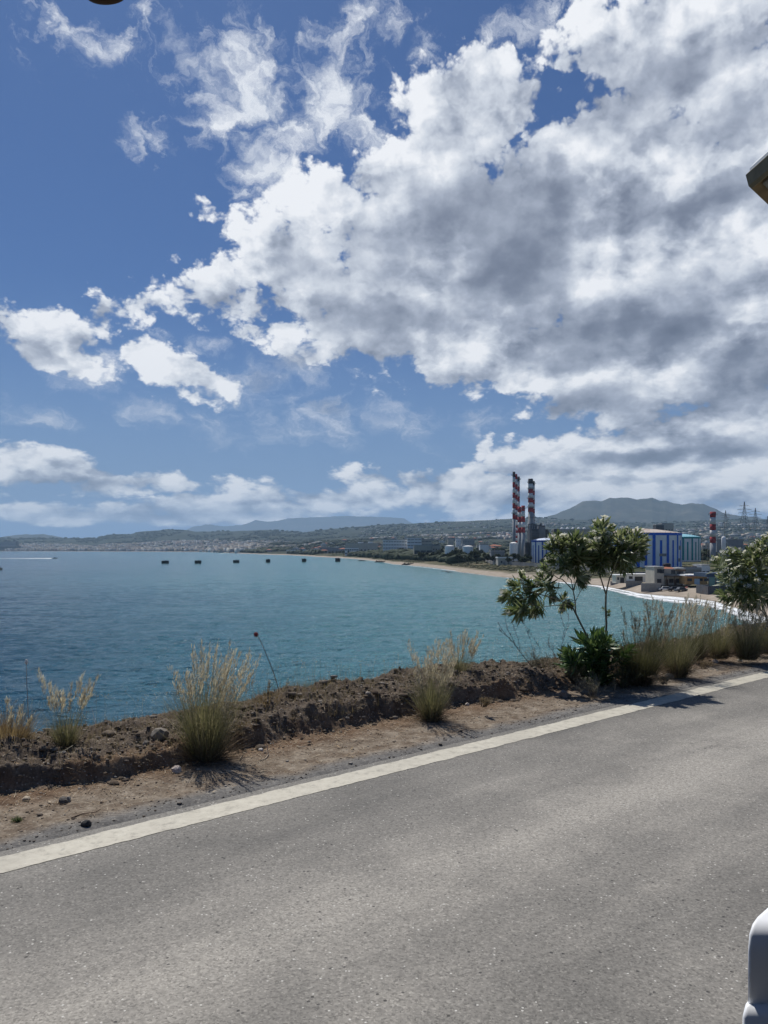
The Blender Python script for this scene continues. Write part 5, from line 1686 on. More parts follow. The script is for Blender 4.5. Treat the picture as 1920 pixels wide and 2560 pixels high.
# ------------------------------------------------------------------ houses on the beach
def beach_houses():
    Y = 268
    k = Y / F
    zg = H - (1463 - YH) * k
    root = empty('beach_house', px(1672, 1463, Y), label='two-storey cream concrete house on the beach with brown balcony and a black roof tank', cat='house')
    def X(x): return (x - 1672) * k
    def Z(y): return (1463 - y) * k
    wall = WALLS['beige']
    MB().box(X(1657), X(1712), 0, 8, 0, Z(1422)).box(X(1633), X(1657) - .003, -1.2, 8, 0, Z(1418)).build('wall', wall, root)
    MB().box(X(1631), X(1658), -1.5, 8.3, Z(1418) + .003, Z(1416)).box(X(1688), X(1711), -1.0, 8, Z(1422) + .003, Z(1420)).build('roof', WALLS['roofgrey'], root)
    mbt = MB().box(X(1660), X(1686), .1, 6, Z(1422) + .003, Z(1417.5), top=(X(1662), X(1684), 2.5, 3.5))
    mbt.build('tiled_roof', WALLS['tile'], root)
    b = MB().box(X(1660), X(1718), -2.2, 0, Z(1441), Z(1439)).box(X(1686), X(1711), -1.4, -1.25, Z(1428), Z(1423.5))
    for x in (1661, 1680, 1699, 1716): b.box(X(x) - .1, X(x) + .1, -2.15, -1.95, 0, Z(1441))
    b.build('balcony', mat('balcony_brown', (.10, .07, .05), .8), root)
    wn = None
    for x, y in ((1683, 1430), (1697, 1430), (1703, 1430), (1652, 1428), (1645, 1427), (1678, 1452), (1695, 1452), (1645, 1452)):
        m = MB().box(-.75, .75, -.05, .05, -.7, .7)
        if wn is None: wn = m.build('window', WALLS['dark'], root); o = wn
        else: o = wn.copy(); C.objects.link(o); o.parent = root
        o.location = (X(x), -1.22 if x < 1657 else -.02, Z(y))
    for x in (1667, 1688, 1708):
        MB().box(X(x) - .45, X(x) + .45, -.08, .03, 0, 2.0).build('door', mat('door_brown', (.09, .05, .03), .7), root)
    o = MB().lathe([(1.35, 0), (1.35, 1.0), (.9, 1.25), (.3, 1.3)], 16).build('water_tank', CH_BLACK, None, True)
    o.location = px(1667, 1417, Y + 4); tag(o, 'black round water tank on the roof of the cream beach house', 'water tank')
    # ochre house
    Y2 = 262; k2 = Y2 / F
    root = empty('beach_house', px(1740, 1461, Y2), label='single-storey ochre house with white roof edge and blue door on the beach', cat='house')
    def X2(x): return (x - 1740) * k2
    def Z2(y): return (1461 - y) * k2
    MB().box(X2(1715), X2(1768), 0, 8, 0, Z2(1440)).build('wall', WALLS['orange'], root)
    MB().box(X2(1710), X2(1769), -1.0, 8.3, Z2(1440) + .003, Z2(1436.5)).build('roof', WALLS['white'], root)
    MB().box(X2(1718), X2(1735), -1.6, 0, Z2(1442), Z2(1441), top=(X2(1718), X2(1735), -.4, 0)).build('awning', WALLS['tile'], root)
    for x in (1724, 1751, 1766): MB().box(X2(x) - .8, X2(x) + .8, -.06, .04, Z2(1453), Z2(1446)).build('window', WALLS['dark'], root)
    MB().box(X2(1742.5) - .9, X2(1742.5) + .9, -.07, .03, 0, Z2(1447)).build('door', mat('door_blue', (.45, .58, .68), .6), root)
    # small shacks on the left
    Y3 = 285; k3 = Y3 / F
    for x0, x1, yt, yb, wl, lb in ((1566, 1618, 1436, 1455, 'white', 'low white beach shack with a flat overhanging roof'), (1540, 1566, 1438, 1458, 'cream', 'small cluttered shack at the left of the white beach shack')):
        root = empty('beach_shack', px((x0 + x1) / 2, yb, Y3), label=lb, cat='shack')
        w = (x1 - x0) * k3; h = (yb - yt) * k3
        MB().box(-w / 2, w / 2, 0, 5, 0, h).build('wall', WALLS[wl], root)
        MB().box(-w / 2 - .6, w / 2 + .6, -1.4, 5.3, h + .003, h + .22).build('roof', WALLS['white'], root)
        MB().box(-w * .1, w * .28, -.06, .03, 0, h * .72).build('doorway', WALLS['dark'], root)
        MB().box(-w * .38, -w * .2, -.06, .03, h * .4, h * .75).build('window', WALLS['dark'], root)
    for x0, x1, yt, Yw, dz, lb, wl in ((1604, 1650, 1459, 259, 1.2, 'grey concrete block wall standing on the sand before the cream house', 'concrete'),
                                       (1527, 1566, 1454, 305, .6, 'low stone wall on the beach below the shacks', 'concrete'),
                                       (1580, 1634, 1430, 315, 1.4, 'grey yard wall behind the white shack', 'grey'),
                                       (1566, 1604, 1453, 284, .6, 'low rubble wall between the shack and the block wall', 'concrete')):
        w = (x1 - x0) / F * Yw
        c = px((x0 + x1) / 2, yt, Yw)
        mb = MB().box(-w / 2, w / 2, 0, .35, -dz - 1.6, 0)
        mb.box(-w / 2 - .06, w / 2 + .06, -.06, .41, .003, .12)
        for i in range(5): mb.box(-w / 2 + w * i / 4 - .2, -w / 2 + w * i / 4 + .2, -.12, -.003, -dz - 1.6, -.02)
        o = mb.build('yard_wall', WALLS[wl]); o.location = c
        tag(o, lb, 'wall')
    # pavilion with glazed front
    Y4 = 236; k4 = Y4 / F
    root = empty('glazed_pavilion', px(1825, 1484, Y4), label='beach restaurant with tall greenish glass front under a dark blue fascia', cat='restaurant')
    def X4(x): return (x - 1825) * k4
    def Z4(y): return (1484 - y) * k4
    MB().box(X4(1770), X4(1880), 0, 9, -2, Z4(1465)).build('plinth', WALLS['steel'], root)
    MB().box(X4(1765), X4(1885), -.4, 9.4, Z4(1442.5), Z4(1433)).build('fascia', mat('fascia_blue', (.035, .06, .10), .6), root)
    gm = mat('glass_green', (.10, .20, .19), .15, .2, .3, spec=.6)
    for i in range(6):
        a = 1771 + i * 18.2
        f = MB()
        f.box(X4(a), X4(a) + .16, -.12, .05, Z4(1465), Z4(1442.5)).box(X4(a + 18.2) - .16, X4(a + 18.2), -.12, .05, Z4(1465), Z4(1442.5))
        fo = f.build('glass_frame', WALLS['steel'], root)
        MB().box(X4(a) + .163, X4(a + 18.2) - .163, -.03, .03, Z4(1465) + .003, Z4(1442.5) - .003).build('pane', gm, fo)
    MB().box(X4(1762), X4(1780), -2.2, -.5, -2.4, -.9).box(X4(1775), X4(1800), -2.6, -.5, -3.2, -2.0).build('steps', WALLS['concrete'], root)
    root = block(1754, 1775, 1413, 300, 8, 'white', 'tall pale grey shed behind the glazed restaurant', 'shed', 'shed', storeys=1, bays=2, zg=SEA + 3.4, parapet=0)
    block(1846, 1925, 1424, 262, 14, 'white', 'white flat-roofed building behind the right flowering shrub', storeys=1, bays=5, zg=SEA + 3, parapet=.3)
    block(1710, 1752, 1424, 300, 8, 'concrete', 'unfinished grey house behind the ochre one', 'house', 'house', storeys=1, bays=3, zg=SEA + 3.2)
    o = MB().lathe([(1.2, 0), (1.2, 1.1), (.8, 1.4), (.3, 1.45)], 16).build('water_tank', CH_BLACK, None, True)
    o.location = px(1735, 1424, 303); tag(o, 'black round water tank on the unfinished grey house', 'water tank')


beach_houses()


def car(x, y, Y, col, label, rz=0, L=4.2):
    p = px(x, y, Y)
    root = empty('parked_car', (p.x, p.y, lz(p.x, p.y) + .02), rz, label=label, cat='car')
    m = mat('car_%d' % int(sum(col) * 1000), col, .35, .05, 1, spec=.6)
    body = MB().box(-L / 2, L / 2, -.85, .85, .3, .82, top=(-L / 2 + .05, L / 2 - .05, -.8, .8))
    body.box(-L * .30, L * .36, -.76, .76, .823, 1.4, top=(-L * .18, L * .26, -.62, .62))
    body.build('body', m, root)
    MB().box(-L * .235, L * .30, -.785, .785, .9, 1.32, top=(-L * .155, L * .235, -.66, .66)).build('windows', WALLS['dark'], root)
    for sx in (-.31, .31):
        for sy in (-1, 1):
            w = MB().tube([(sx * L, sy * .72, .31), (sx * L, sy * .9, .31)], .31, 14).build('wheel', CH_BLACK, root)


car(1686, 1463, 255, (.03, .03, .035), 'black car parked below the balcony of the cream house')
car(1702, 1466, 252, (.10, .11, .12), 'dark grey car parked in front of the ochre house', .3)
car(1663, 1462, 258, (.55, .55, .54), 'silver car parked at the corner of the cream house', -.2)


def kayak(x, y, z, L, col, label, rz):
    p = on(x, y, z)
    p.z = lz(p.x, p.y) + .25
    prof = [(-1, .02, .25), (-.75, .28, .10), (-.35, .42, 0), (.35, .42, 0), (.75, .28, .10), (1, .02, .25)]
    vs, fs = [], []
    for u, w, zz in prof:
        for a in range(8):
            th = 2 * PI * a / 8
            vs.append((u * L / 2, w * math.cos(th), .25 + zz + .22 * math.sin(th)))
    for i in range(5):
        for a in range(8): fs.append((i * 8 + a, i * 8 + (a + 1) % 8, (i + 1) * 8 + (a + 1) % 8, (i + 1) * 8 + a))
    root = empty('kayak', p, rz, label=label, cat='kayak')
    MB().add(vs, fs).build('hull', mat('kayak_%d' % int(col[1] * 100), col, .4), root, True)
    MB().lathe([(.30, 0), (.30, .05), (.22, .05), (.22, 0)], 14, c=(0, 0, .47)).build('cockpit_rim', CH_BLACK, root)


kayak(1707, 1467, -11, 4.6, (.62, .25, .20), 'red kayak lying on the sand before the ochre house', .5)
kayak(1718, 1464, -11, 4.2, (.70, .70, .68), 'white kayak lying on the sand beside the red one', .45)


def sea_wall():
    pts = [(1209, 1404), (1232, 1419), (1280, 1424), (1336, 1429), (1395, 1436), (1460, 1442), (1530, 1449)]
    Ys = [640, 545, 520, 490, 455, 420, 385]
    root = None
    mb = MB()
    P = [Vector(((x - CX) / F * Y, Y, lz((x - CX) / F * Y, Y) + 2.4)) for (x, _), Y in zip(pts, Ys)]
    c = P[0].copy()
    for a, b in zip(P, P[1:]):
        a, b = a - c, b - c
        d = (b - a).normalized(); n = Vector((-d.y, d.x, 0)) * .25
        dz = Vector((0, 0, -5))
        mb.add([a - n + dz, b - n + dz, b + n + dz, a + n + dz, a - n, b - n, b + n, a + n], [(3, 2, 1, 0), (4, 5, 6, 7), (0, 1, 5, 4), (1, 2, 6, 5), (2, 3, 7, 6), (3, 0, 4, 7)])
    o = mb.build('sea_wall', WALLS['concrete'])
    o.location = c
    tag(o, 'long low grey concrete wall along the beach below the power station', 'wall')


sea_wall()


# ------------------------------------------------------------------ hotels and other buildings along the shore
def arches(root, w, h, D):
    n = 9
    for i in range(n):
        a0 = -w / 2 + w * (i + .5) / n
        mb = MB()
        r = w / n * .36
        vs = [(a0 - r, -.08, .2), (a0 + r, -.08, .2), (a0 + r, -.08, h * .30)] + [(a0 + r * math.cos(t), -.08, h * .30 + r * .8 * math.sin(t)) for t in (PI * .2, PI * .4, PI * .6, PI * .8)] + [(a0 - r, -.08, h * .30)]
        mb.add(vs, [tuple(range(len(vs)))]).build('archway', WALLS['dark'], root)
    MB().box(-w * .12, w * .05, 2, 8, h + .31, h + 3).box(w * .2, w * .35, 2, 8, h + .31, h + 3.4).build('rooftop_block', WALLS['white'], root)


block(1018, 1054, 1345, 1150, 16, 'white', 'tall white central block of the long hotel', 'hotel', 'hotel', storeys=5, bays=4, win=(5, 1.0), band=True)
block(957, 1018, 1350, 1170, 14, 'white', 'long white hotel wing with dark balcony rows, left of the tall block', 'hotel', 'hotel', storeys=4, bays=9, win=(4, 1.0), band=True)
block(1054, 1079, 1349, 1160, 14, 'cream', 'stepped cream hotel wing right of the tall block', 'hotel', 'hotel', storeys=4, bays=3, win=(5, 1.0), band=True)
block(864, 944, 1359, 1450, 14, 'cream', 'low cream hotel with a row of arches', 'hotel', 'hotel', storeys=3, bays=0, extra=arches)
block(1035, 1081, 1364, 830, 14, 'beige', 'low beige building with three wide dark windows above the palms', storeys=1, bays=3, win=(5, 4.0), band=True)
block(1081, 1101, 1364.5, 840, 12, 'cream', 'cream end wing of the low beige building', storeys=2, bays=3)
block(862, 896, 1370, 1330, 10, 'white', 'white open-fronted beach building with thin columns', storeys=2, bays=6, win=(3, 2), band=True)
block(800, 858, 1370, 1650, 12, 'grey', 'long grey low building left of the open-fronted one', storeys=1, bays=8)
block(716, 745, 1375, 2000, 8, 'white', 'white sun canopies of a beach bar on the far sand', 'beach bar', 'beach_bar', storeys=1, bays=0, parapet=0, roof='white')
block(755, 764, 1374, 1850, 8, 'white', 'small white kiosk right of the beach bar', 'kiosk', 'kiosk', storeys=1, bays=2)
block(580, 600, 1372, 3100, 10, 'white', 'long low white building on the far shore above the fourth float', storeys=1, bays=4)
block(1228, 1262, 1379, 600, 10, 'grey', 'blue-grey shed left of the chimneys behind the trees', 'shed', 'shed', storeys=1, bays=0, roof='roofgrey')
block(1245, 1281, 1395.5, 530, 10, 'cream', 'white low roof among the trees below the chimneys', 'shed', 'shed', storeys=1, bays=2, roof='white')
block(1140, 1153, 1347, 1500, 10, 'white', 'small white apartment block on the plain beyond the tree row', storeys=3, bays=3)
block(1156, 1186, 1349, 1600, 12, 'grey', 'pinkish grey apartment block beyond the small white tanks', storeys=3, bays=5)
block(1120, 1134, 1349, 1450, 10, 'cream', 'cream villa on the plain above the dark tree row', storeys=2, bays=3)
block(1200, 1222, 1362, 900, 10, 'white', 'pale warehouse with blue stripe left of the chimney trio', 'warehouse', 'warehouse', storeys=1, bays=3)


def fort():
    Y = 5330
    root = empty('harbour_building', px(20, 1375, Y), label='long dark harbour building at the far left of the far shore', cat='building')
    k = Y / F
    MB().box(-75 * k, 22 * k, 0, 60, -20, 11 * k).build('lower_hall', WALLS['steel'], root)
    MB().box(-75 * k, 18 * k, 10, 60, 11 * k + .003, 21 * k).build('upper_hall', WALLS['grey'], root)
    MB().box(-12 * k, -4 * k, 10, 60, 21 * k + .003, 24.5 * k).build('roof_hut', WALLS['steel'], root)
    MB().box(12 * k, 14 * k, 10, 30, 21 * k + .003, 27 * k).build('roof_tower', WALLS['steel'], root)
    MB().box(18.1 * k, 21 * k, 10, 30, 11 * k + .003, 22 * k).build('end_tower', WALLS['steel'], root)
    MB().box(-75 * k, 22 * k, -4, -.3, 9.5 * k, 10.3 * k).build('terrace_edge', WALLS['white'], root)


fort()


# ------------------------------------------------------------------ town: nearest houses one by one, the rest as a mass
def town():
    mats = [mat('town_' + n, c, .9, .08, .3) for n, c in (('white', (.55, .54, .51)), ('cream', (.46, .42, .35)), ('grey', (.34, .33, .32)), ('pink', (.42, .33, .28)), ('tan', (.36, .30, .23)), ('shade', (.20, .20, .21)))]
    lab = ['white', 'cream', 'pale grey', 'pinkish', 'tan', 'dark grey']
    roof = WALLS['tile']; dk = WALLS['dark']
    tmpl = []
    for k in range(12):
        mi = k % 6
        w, d, h = rnd.uniform(8, 15), rnd.uniform(8, 13), rnd.uniform(4, 10)
        mb = MB().box(-w / 2, w / 2, -d / 2, d / 2, -4, h)
        if k % 3 == 2: mb.box(-w / 2 - .4, w / 2 + .4, -d / 2 - .4, d / 2 + .4, h + .003, h + 2, 1, top=(-w * .15, w * .15, -.3, .3))
        else: mb.box(-w * .2, w * .25, -d * .3, d * .3, h + .003, h + 2.4).box(-w / 2 - .3, w / 2 + .3, -d / 2 - .8, -d / 2 - .003, h * .45, h * .52)
        for j in range(max(1, int(h // 3))):
            for i in range(3): mb.box(-w * .36 + i * w * .27, -w * .36 + i * w * .27 + 1.5, -d / 2 - .06, -d / 2 + .02, 3 * j + 1, 3 * j + 2.3, 2)
        me = mb.mesh('house'); [me.materials.append(m) for m in (mats[mi], roof, dk)]
        tmpl.append((me, mi, k % 3 == 2))
    n = 0
    spots = []
    while len(spots) < 270:
        x = rnd.uniform(600, 1925)
        Y = math.exp(rnd.uniform(math.log(1100), math.log(3000)))
        if Y < float(coastY(x)) + 200 or (x < 1120 and Y < 1400): continue
        if vnoise(np.array([x / 60.]), np.array([Y / 400.]), 3)[0] < .42: continue
        if 1330 < x < 1500 and rnd.random() < .5: continue
        spots.append((x, Y))
    zones = [(600, 760, 'above the beach bar'), (760, 900, 'behind the arched hotel'), (900, 1020, 'behind the long hotel'), (1020, 1110, 'beyond the low beige building'), (1110, 1200, 'beyond the two small white tanks'),
             (1200, 1280, 'left of the chimney trio'), (1280, 1400, 'behind the chimneys'), (1400, 1560, 'beyond the turbine hall'), (1560, 1760, 'beyond the striped tanks'), (1760, 1930, 'beyond the lone chimney and pylons')]
    spots.sort()
    cnt = {}
    for x, Y in spots:
        me, mi, tiled = tmpl[rnd.randrange(12)]
        X = (x - CX) / F * Y
        o = bpy.data.objects.new('house', me); C.objects.link(o)
        o.location = (X, Y, lz(X, Y)); o.rotation_euler.z = rnd.uniform(-.6, .6)
        s = rnd.uniform(.8, 1.25); o.scale = (s, s, s * rnd.uniform(.8, 1.2))
        zone = [z[2] for z in zones if z[0] <= x <= z[1]][0]
        key = '%s %s house' % (lab[mi], 'red-roofed' if tiled else 'flat-roofed') + (' near the shore' if Y < 1900 else ' farther back')
        i = cnt[(key, zone)] = cnt.get((key, zone), 0) + 1
        sfx = {1: 'first', 2: 'second', 3: 'third', 4: 'fourth', 5: 'fifth', 6: 'sixth', 7: 'seventh', 8: 'eighth', 9: 'ninth'}.get(i, 'last')
        tag(o, '%s house %s %s, %s from left' % (key.split(' house')[0], key.split(' house ')[1], zone, sfx), 'house', 'small houses scattered over the plain behind the bay')
    # the far town and villages
    pts = []
    def addn(cnt, x0, x1, f0, f1, thr, sd, smin, smax, hmin, hmax, pw=1.0):
        k = 0; tries = 0
        while k < cnt and tries < cnt * 30:
            tries += 1
            x = rnd.uniform(x0, x1); yc = float(coastY(x)); yr = float(ridgeY(x))
            u = f0 + (f1 - f0) * rnd.random() ** pw
            Y = yc + 60 + (yr - yc - 60) * u
            if Y < 2600: continue
            X = (x - CX) / F * Y
            if vnoise(np.array([X / 330.]), np.array([Y / 420.]), sd)[0] < thr: continue
            pts.append((X, Y, rnd.uniform(smin, smax), rnd.uniform(smin, smax), rnd.uniform(hmin, hmax), rnd.choices(range(6), [4, 3, 3, 2, 2, 3])[0])); k += 1
    addn(2500, -60, 640, .0, .50, .20, 5, 12, 30, 7, 17, 1.2)
    addn(1100, 420, 1300, .12, .55, .45, 6, 9, 20, 4, 10, 1.0)
    addn(220, 900, 1400, .55, .97, .55, 7, 9, 16, 4, 7)
    addn(600, 1300, 2000, .3, .9, .50, 8, 12, 32, 4, 8)
    P_ = np.array(pts)
    z = landz(P_[:, 0], P_[:, 1])
    tv = np.array([(-.5, -.5, -.5), (.5, -.5, -.5), (.5, .5, -.5), (-.5, .5, -.5), (-.5, -.5, 1), (.5, -.5, 1), (.5, .5, 1), (-.5, .5, 1)], float)
    tf = np.array([(3, 2, 1, 0), (4, 5, 6, 7), (0, 1, 5, 4), (1, 2, 6, 5), (2, 3, 7, 6), (3, 0, 4, 7)])
    V, Fq = instances(tv, tf, np.stack([P_[:, 0], P_[:, 1], z], -1), rand_rot(len(P_), False), P_[:, 2:5])
    mi = np.repeat(P_[:, 5].astype(int), 6)
    red = np.random.default_rng(3).random(len(P_)) < .22
    mi2 = mi.reshape(-1, 6); mi2[red, 1] = 6
    tag(np_mesh('distant_town', V, Fq, mats + [roof], mi=mi2.ravel()), 'mass of pale town houses covering the far shore and slopes', 'town', kind='stuff')


town()


# ------------------------------------------------------------------ trees on the flat land
def far_trees():
    cols = [(.022, .034, .016), (.034, .050, .022), (.050, .066, .030), (.070, .080, .042), (.028, .040, .022)]
    lm = leafmat('far_leaf', cols, .2, .8)
    tm = mat('far_trunk', (.10, .08, .06), .9)
    T = []
    for k in range(6):
        g3 = np.random.default_rng(100 + k)
        hh, ww = g3.uniform(6, 9), g3.uniform(5, 8)
        if k == 5: hh, ww = 9.5, 3.2
        lumps = g3.normal(0, 1, (9, 3)); lumps /= np.linalg.norm(lumps, axis=1, keepdims=True)
        cen = lumps * np.array([ww * .30, ww * .30, hh * .22]) * g3.uniform(.5, 1.1, (9, 1)) + [0, 0, hh * .64]
        pts = []
        for c in cen:
            d = g3.normal(0, 1, (70, 3)); d /= np.linalg.norm(d, axis=1, keepdims=True)
            pts.append(c + d * g3.uniform(.6, 1.05, (70, 1)) * ww * .2)
        pts = np.concatenate(pts)
        tri = np.array([(-.5, -.3, 0), (.5, -.3, .1), (.6, .4, -.1), (-.45, .45, .12)])
        R3 = rand_rot(len(pts))
        s = g3.uniform(.45, 1.0, (len(pts), 1)) * np.ones((1, 3))
        V, Fq = instances(tri, np.array([[0, 1, 2, 3]]), pts, R3, s)
        crown = np_mesh('crown', V, Fq, [lm])
        mb = MB().tube([(0, 0, -1.5), (.1, .1, hh * .35), (0, .2, hh * .55)], [.28, .2, .12], 6)
        for j in range(4):
            c = Vector(cen[j]); mb.tube([(.08, .1, hh * .3), c * .6 + Vector((0, 0, hh * .15)), c], [.14, .09, .05], 5)
        trunk = mb.build('trunk', tm)
        root = empty('tree', (0, 0, 0))
        crown.parent = root; trunk.parent = root
        T.append(root)
    used = [False] * 6
    desc = ['dark rounded tree', 'broad olive-green tree', 'low bushy tree', 'loose grey-green tree', 'small dark tree', 'slim upright tree']
    ordinal = lambda i: '%d%s' % (i + 1, 'th' if (i + 1) % 100 in (11, 12, 13) else {1: 'st', 2: 'nd', 3: 'rd'}.get((i + 1) % 10, 'th'))
    rows = [(1050, 1215, 560, 700, 30, 1.05, 'in the dark row behind the beach'), (1215, 1350, 505, 600, 20, .85, 'between the sea wall and the chimneys'), (1350, 1530, 430, 560, 18, .8, 'behind the beach in front of the turbine hall'),
            (900, 1050, 760, 900, 24, .75, 'below the hotels on the beach front'), (1080, 1290, 750, 1300, 40, 1.1, 'on the plain left of the chimneys'),
            (1735, 1930, 520, 800, 30, 1.15, 'around the lone chimney and pylons'), (740, 900, 1000, 1300, 18, 1.0, 'beside the low hotel buildings'), (1845, 1925, 300, 480, 10, .8, 'behind the right flowering shrub')]
    for x0, x1, Y0, Y1, n, s, where in rows:
        for i in range(n):
            x = x0 + (x1 - x0) * (i + rnd.uniform(.1, .9)) / n
            Y = max(rnd.uniform(Y0, Y1), float(coastY(x)) + (40 if x > 1700 else 95) + rnd.uniform(0, 60))
            X = (x - CX) / F * Y
            k = rnd.randrange(6)
            if used[k]: o = copy_tree(T[k])
            else: o = T[k]; used[k] = True
            o.location = (X, Y, lz(X, Y)); o.rotation_euler.z = rnd.uniform(0, 6)
            q = s * rnd.uniform(.75, 1.2); o.scale = (q * 1.1, q * 1.1, q)
            tag(o, '%s, %s from the left %s' % (desc[k], ordinal(i), where), 'tree', 'trees ' + where)
    for k in range(6):
        if not used[k]:
            for c in list(T[k].children): bpy.data.objects.remove(c)
            bpy.data.objects.remove(T[k])
    # woods, orchards and scrub further off
    n = 15000
    x = rng.uniform(-80, 2000, n)
    yc = coastY(x); yr = ridgeY(x)
    Y = yc + 120 + (yr - yc - 120) * rng.random(n) ** 1.9
    X = (x - CX) / F * Y
    ok = (vnoise(X / 260, Y / 300, 11) > .40) & (Y > 620)
    ok &= ~((x > 1440) & (x < 1760) & (Y < 760))
    X, Y = X[ok], Y[ok]
    tv, tf = stone_template(5, 1, .8, .25)
    r = rng.uniform(3.5, 7.5, len(X)) * (1 + Y / 5000)
    V, Fq = instances(tv, tf, np.stack([X, Y, landz(X, Y) + r * .25], -1), rand_rot(len(X), False), np.stack([r * rng.uniform(.9, 1.6, len(r)), r, r * .75], -1))
    tag(np_mesh('distant_woods', V, Fq, [leafmat('wood_mass', [(.022, .034, .018), (.038, .052, .026), (.055, .062, .034), (.030, .042, .022)], .0, .9)]), 'dark mass of far trees and orchards on the plain', 'woods', kind='stuff')
    # beach scrub near the shore
    n = 2600
    x = rng.uniform(820, 1960, n); yc = coastY(x)
    Y = yc + np.interp(x, [820, 1100, 1300, 1960], [45, 60, 50, 50]) + rng.exponential(60, n)
    X = (x - CX) / F * Y
    ok = vnoise(X / 25, Y / 40, 19) > .42
    X, Y = X[ok], Y[ok]
    r = rng.uniform(.5, 1.5, len(X))
    V, Fq = instances(tv, tf, np.stack([X, Y, landz(X, Y) + r * .1], -1), rand_rot(len(X), False), np.stack([r * 1.5, r, r * .6], -1))
    tag(np_mesh('beach_scrub', V, Fq, [leafmat('scrub_mass', [(.045, .055, .025), (.085, .085, .04), (.13, .12, .065), (.06, .06, .035)], .0, .9)]), 'low green-brown scrub at the back of the beach', 'scrub', kind='stuff')


far_trees()


# ------------------------------------------------------------------ on the water
def float_box(x, y, w, h, label, k):
    p = on(x, y, SEA)
    s = p.y / F
    root = empty('mooring_float', (p.x, p.y, SEA), rnd.uniform(-.3, .3), label=label, cat='mooring float', group='dark box-shaped floats moored in a line')
    W_, H_ = w * s, h * s
    m = mat('float_dark', (.018, .030, .024), .8, .4, .3, dirt=(.06, .05, .035))
    mb = MB().box(-W_ / 2, W_ / 2, -W_ * .35, W_ * .35, -.6, H_ * .86, top=(-W_ * .49, W_ * .5, -W_ * .35, W_ * .35))
    mb.build('hull', m, root)
    MB().box(-W_ * .52, W_ * .52, -W_ * .37, W_ * .37, H_ * .86 + .003, H_).build('deck_rim', WALLS['steel'], root)
    mb = MB()
    for i in range(4): mb.box(-W_ * .46 + i * W_ * .28, -W_ * .46 + i * W_ * .28 + .35, -W_ * .39, -W_ * .353, -.3, H_ * .84)
    mb.build('fender', CH_BLACK, root)
    MB().lathe([(.25, 0), (.3, .5), (.45, .55), (.45, .65)], 10, c=(W_ * .1, 0, H_)).build('bollard', CH_BLACK, root)


for i, (x, y, w, h, lb) in enumerate([(413, 1409, 16.5, 7.5, 'widest dark float, first in the line from the left'), (495, 1409, 14, 8, 'second dark float from the left in the line'), (590.5, 1407, 13.5, 7, 'third dark float from the left in the line'),
                                      (670, 1406.5, 10.5, 8.5, 'fourth dark float from the left, below the low white building'), (760, 1405, 10.5, 8.5, 'fifth dark float from the left, square in shape'),
                                      (844.5, 1404.5, 11, 9.5, 'dark float closest to the beach, last in the line'), (0, 1425, 9, 5, 'small dark float cut by the left edge of the picture')]):
    float_box(x, y, w, h, lb, i)


def wreck(x0, x1, y, h, label, sd):
    p = on((x0 + x1) / 2, y, SEA)
    s = p.y / F
    L, H_ = (x1 - x0) * s, h * s
    g3 = random.Random(sd)
    root = empty('jetty_remains', p, rnd.uniform(-.1, .1), label=label, cat='ruined jetty')
    n = 14
    for j in range(3):
        mb = MB(); vs = []
        a = -L / 2 + L * j / 3.2; b = a + L / 2.7
        for i in range(n + 1):
            u = a + (b - a) * i / n
            hh = H_ * (g3.uniform(.45, 1.0)) * math.sin(PI * (i + .6) / (n + 1.2)) ** .5
            vs += [(u, -2.5 + g3.uniform(-.5, .5) + j, -1), (u, -2.0 + j, hh), (u, 2.0 + j, hh * g3.uniform(.7, 1)), (u, 3.0 + j, -1)]
        fs = []
        for i in range(n):
            for q in range(3): fs.append((i * 4 + q, (i + 1) * 4 + q, (i + 1) * 4 + q + 1, i * 4 + q + 1))
        fs += [(0, 1, 2, 3), tuple(n * 4 + q for q in (3, 2, 1, 0))]
        mb.add(vs, fs).build('broken_slab', mat('wreck_rock', (.035, .032, .030), .95, .4, .3), root)
    for i in range(4):
        u = -L / 2 + L * g3.random()
        MB().tube([(u, 0, 0), (u + g3.uniform(-.3, .3), 0, H_ * g3.uniform(1.0, 1.5))], .16, 6).build('post', CH_BLACK, root)


wreck(937, 972, 1406, 5.5, 'black broken jetty slab in the surf, left of the two', 1)
wreck(1004, 1062, 1413, 7, 'longer black jetty ruin reaching from the beach into the surf', 2)
for x, y, sd, lb in ((905, 1402.5, 3, 'low dark rock awash left of the broken jetty'), (1112, 1429, 4, 'small dark rock at the edge of the surf'), (1124, 1431, 5, 'tiny dark rock at the waterline right of the small one')):
    p = on(x, y, SEA)
    v, f = stone_template(200 + sd, 2, .45, .2)
    r = 3.2 if sd == 3 else 1.4
    me = bpy.data.meshes.new('rock'); me.from_pydata([tuple(q * [r * 1.6, r, r * .8]) for q in v], [], [tuple(int(i) for i in q) for q in f]); me.update()
    o = link('shore_rock', me, None, [mat('wreck_rock', (.035, .032, .030))], loc=p)
    tag(o, lb, 'rock')


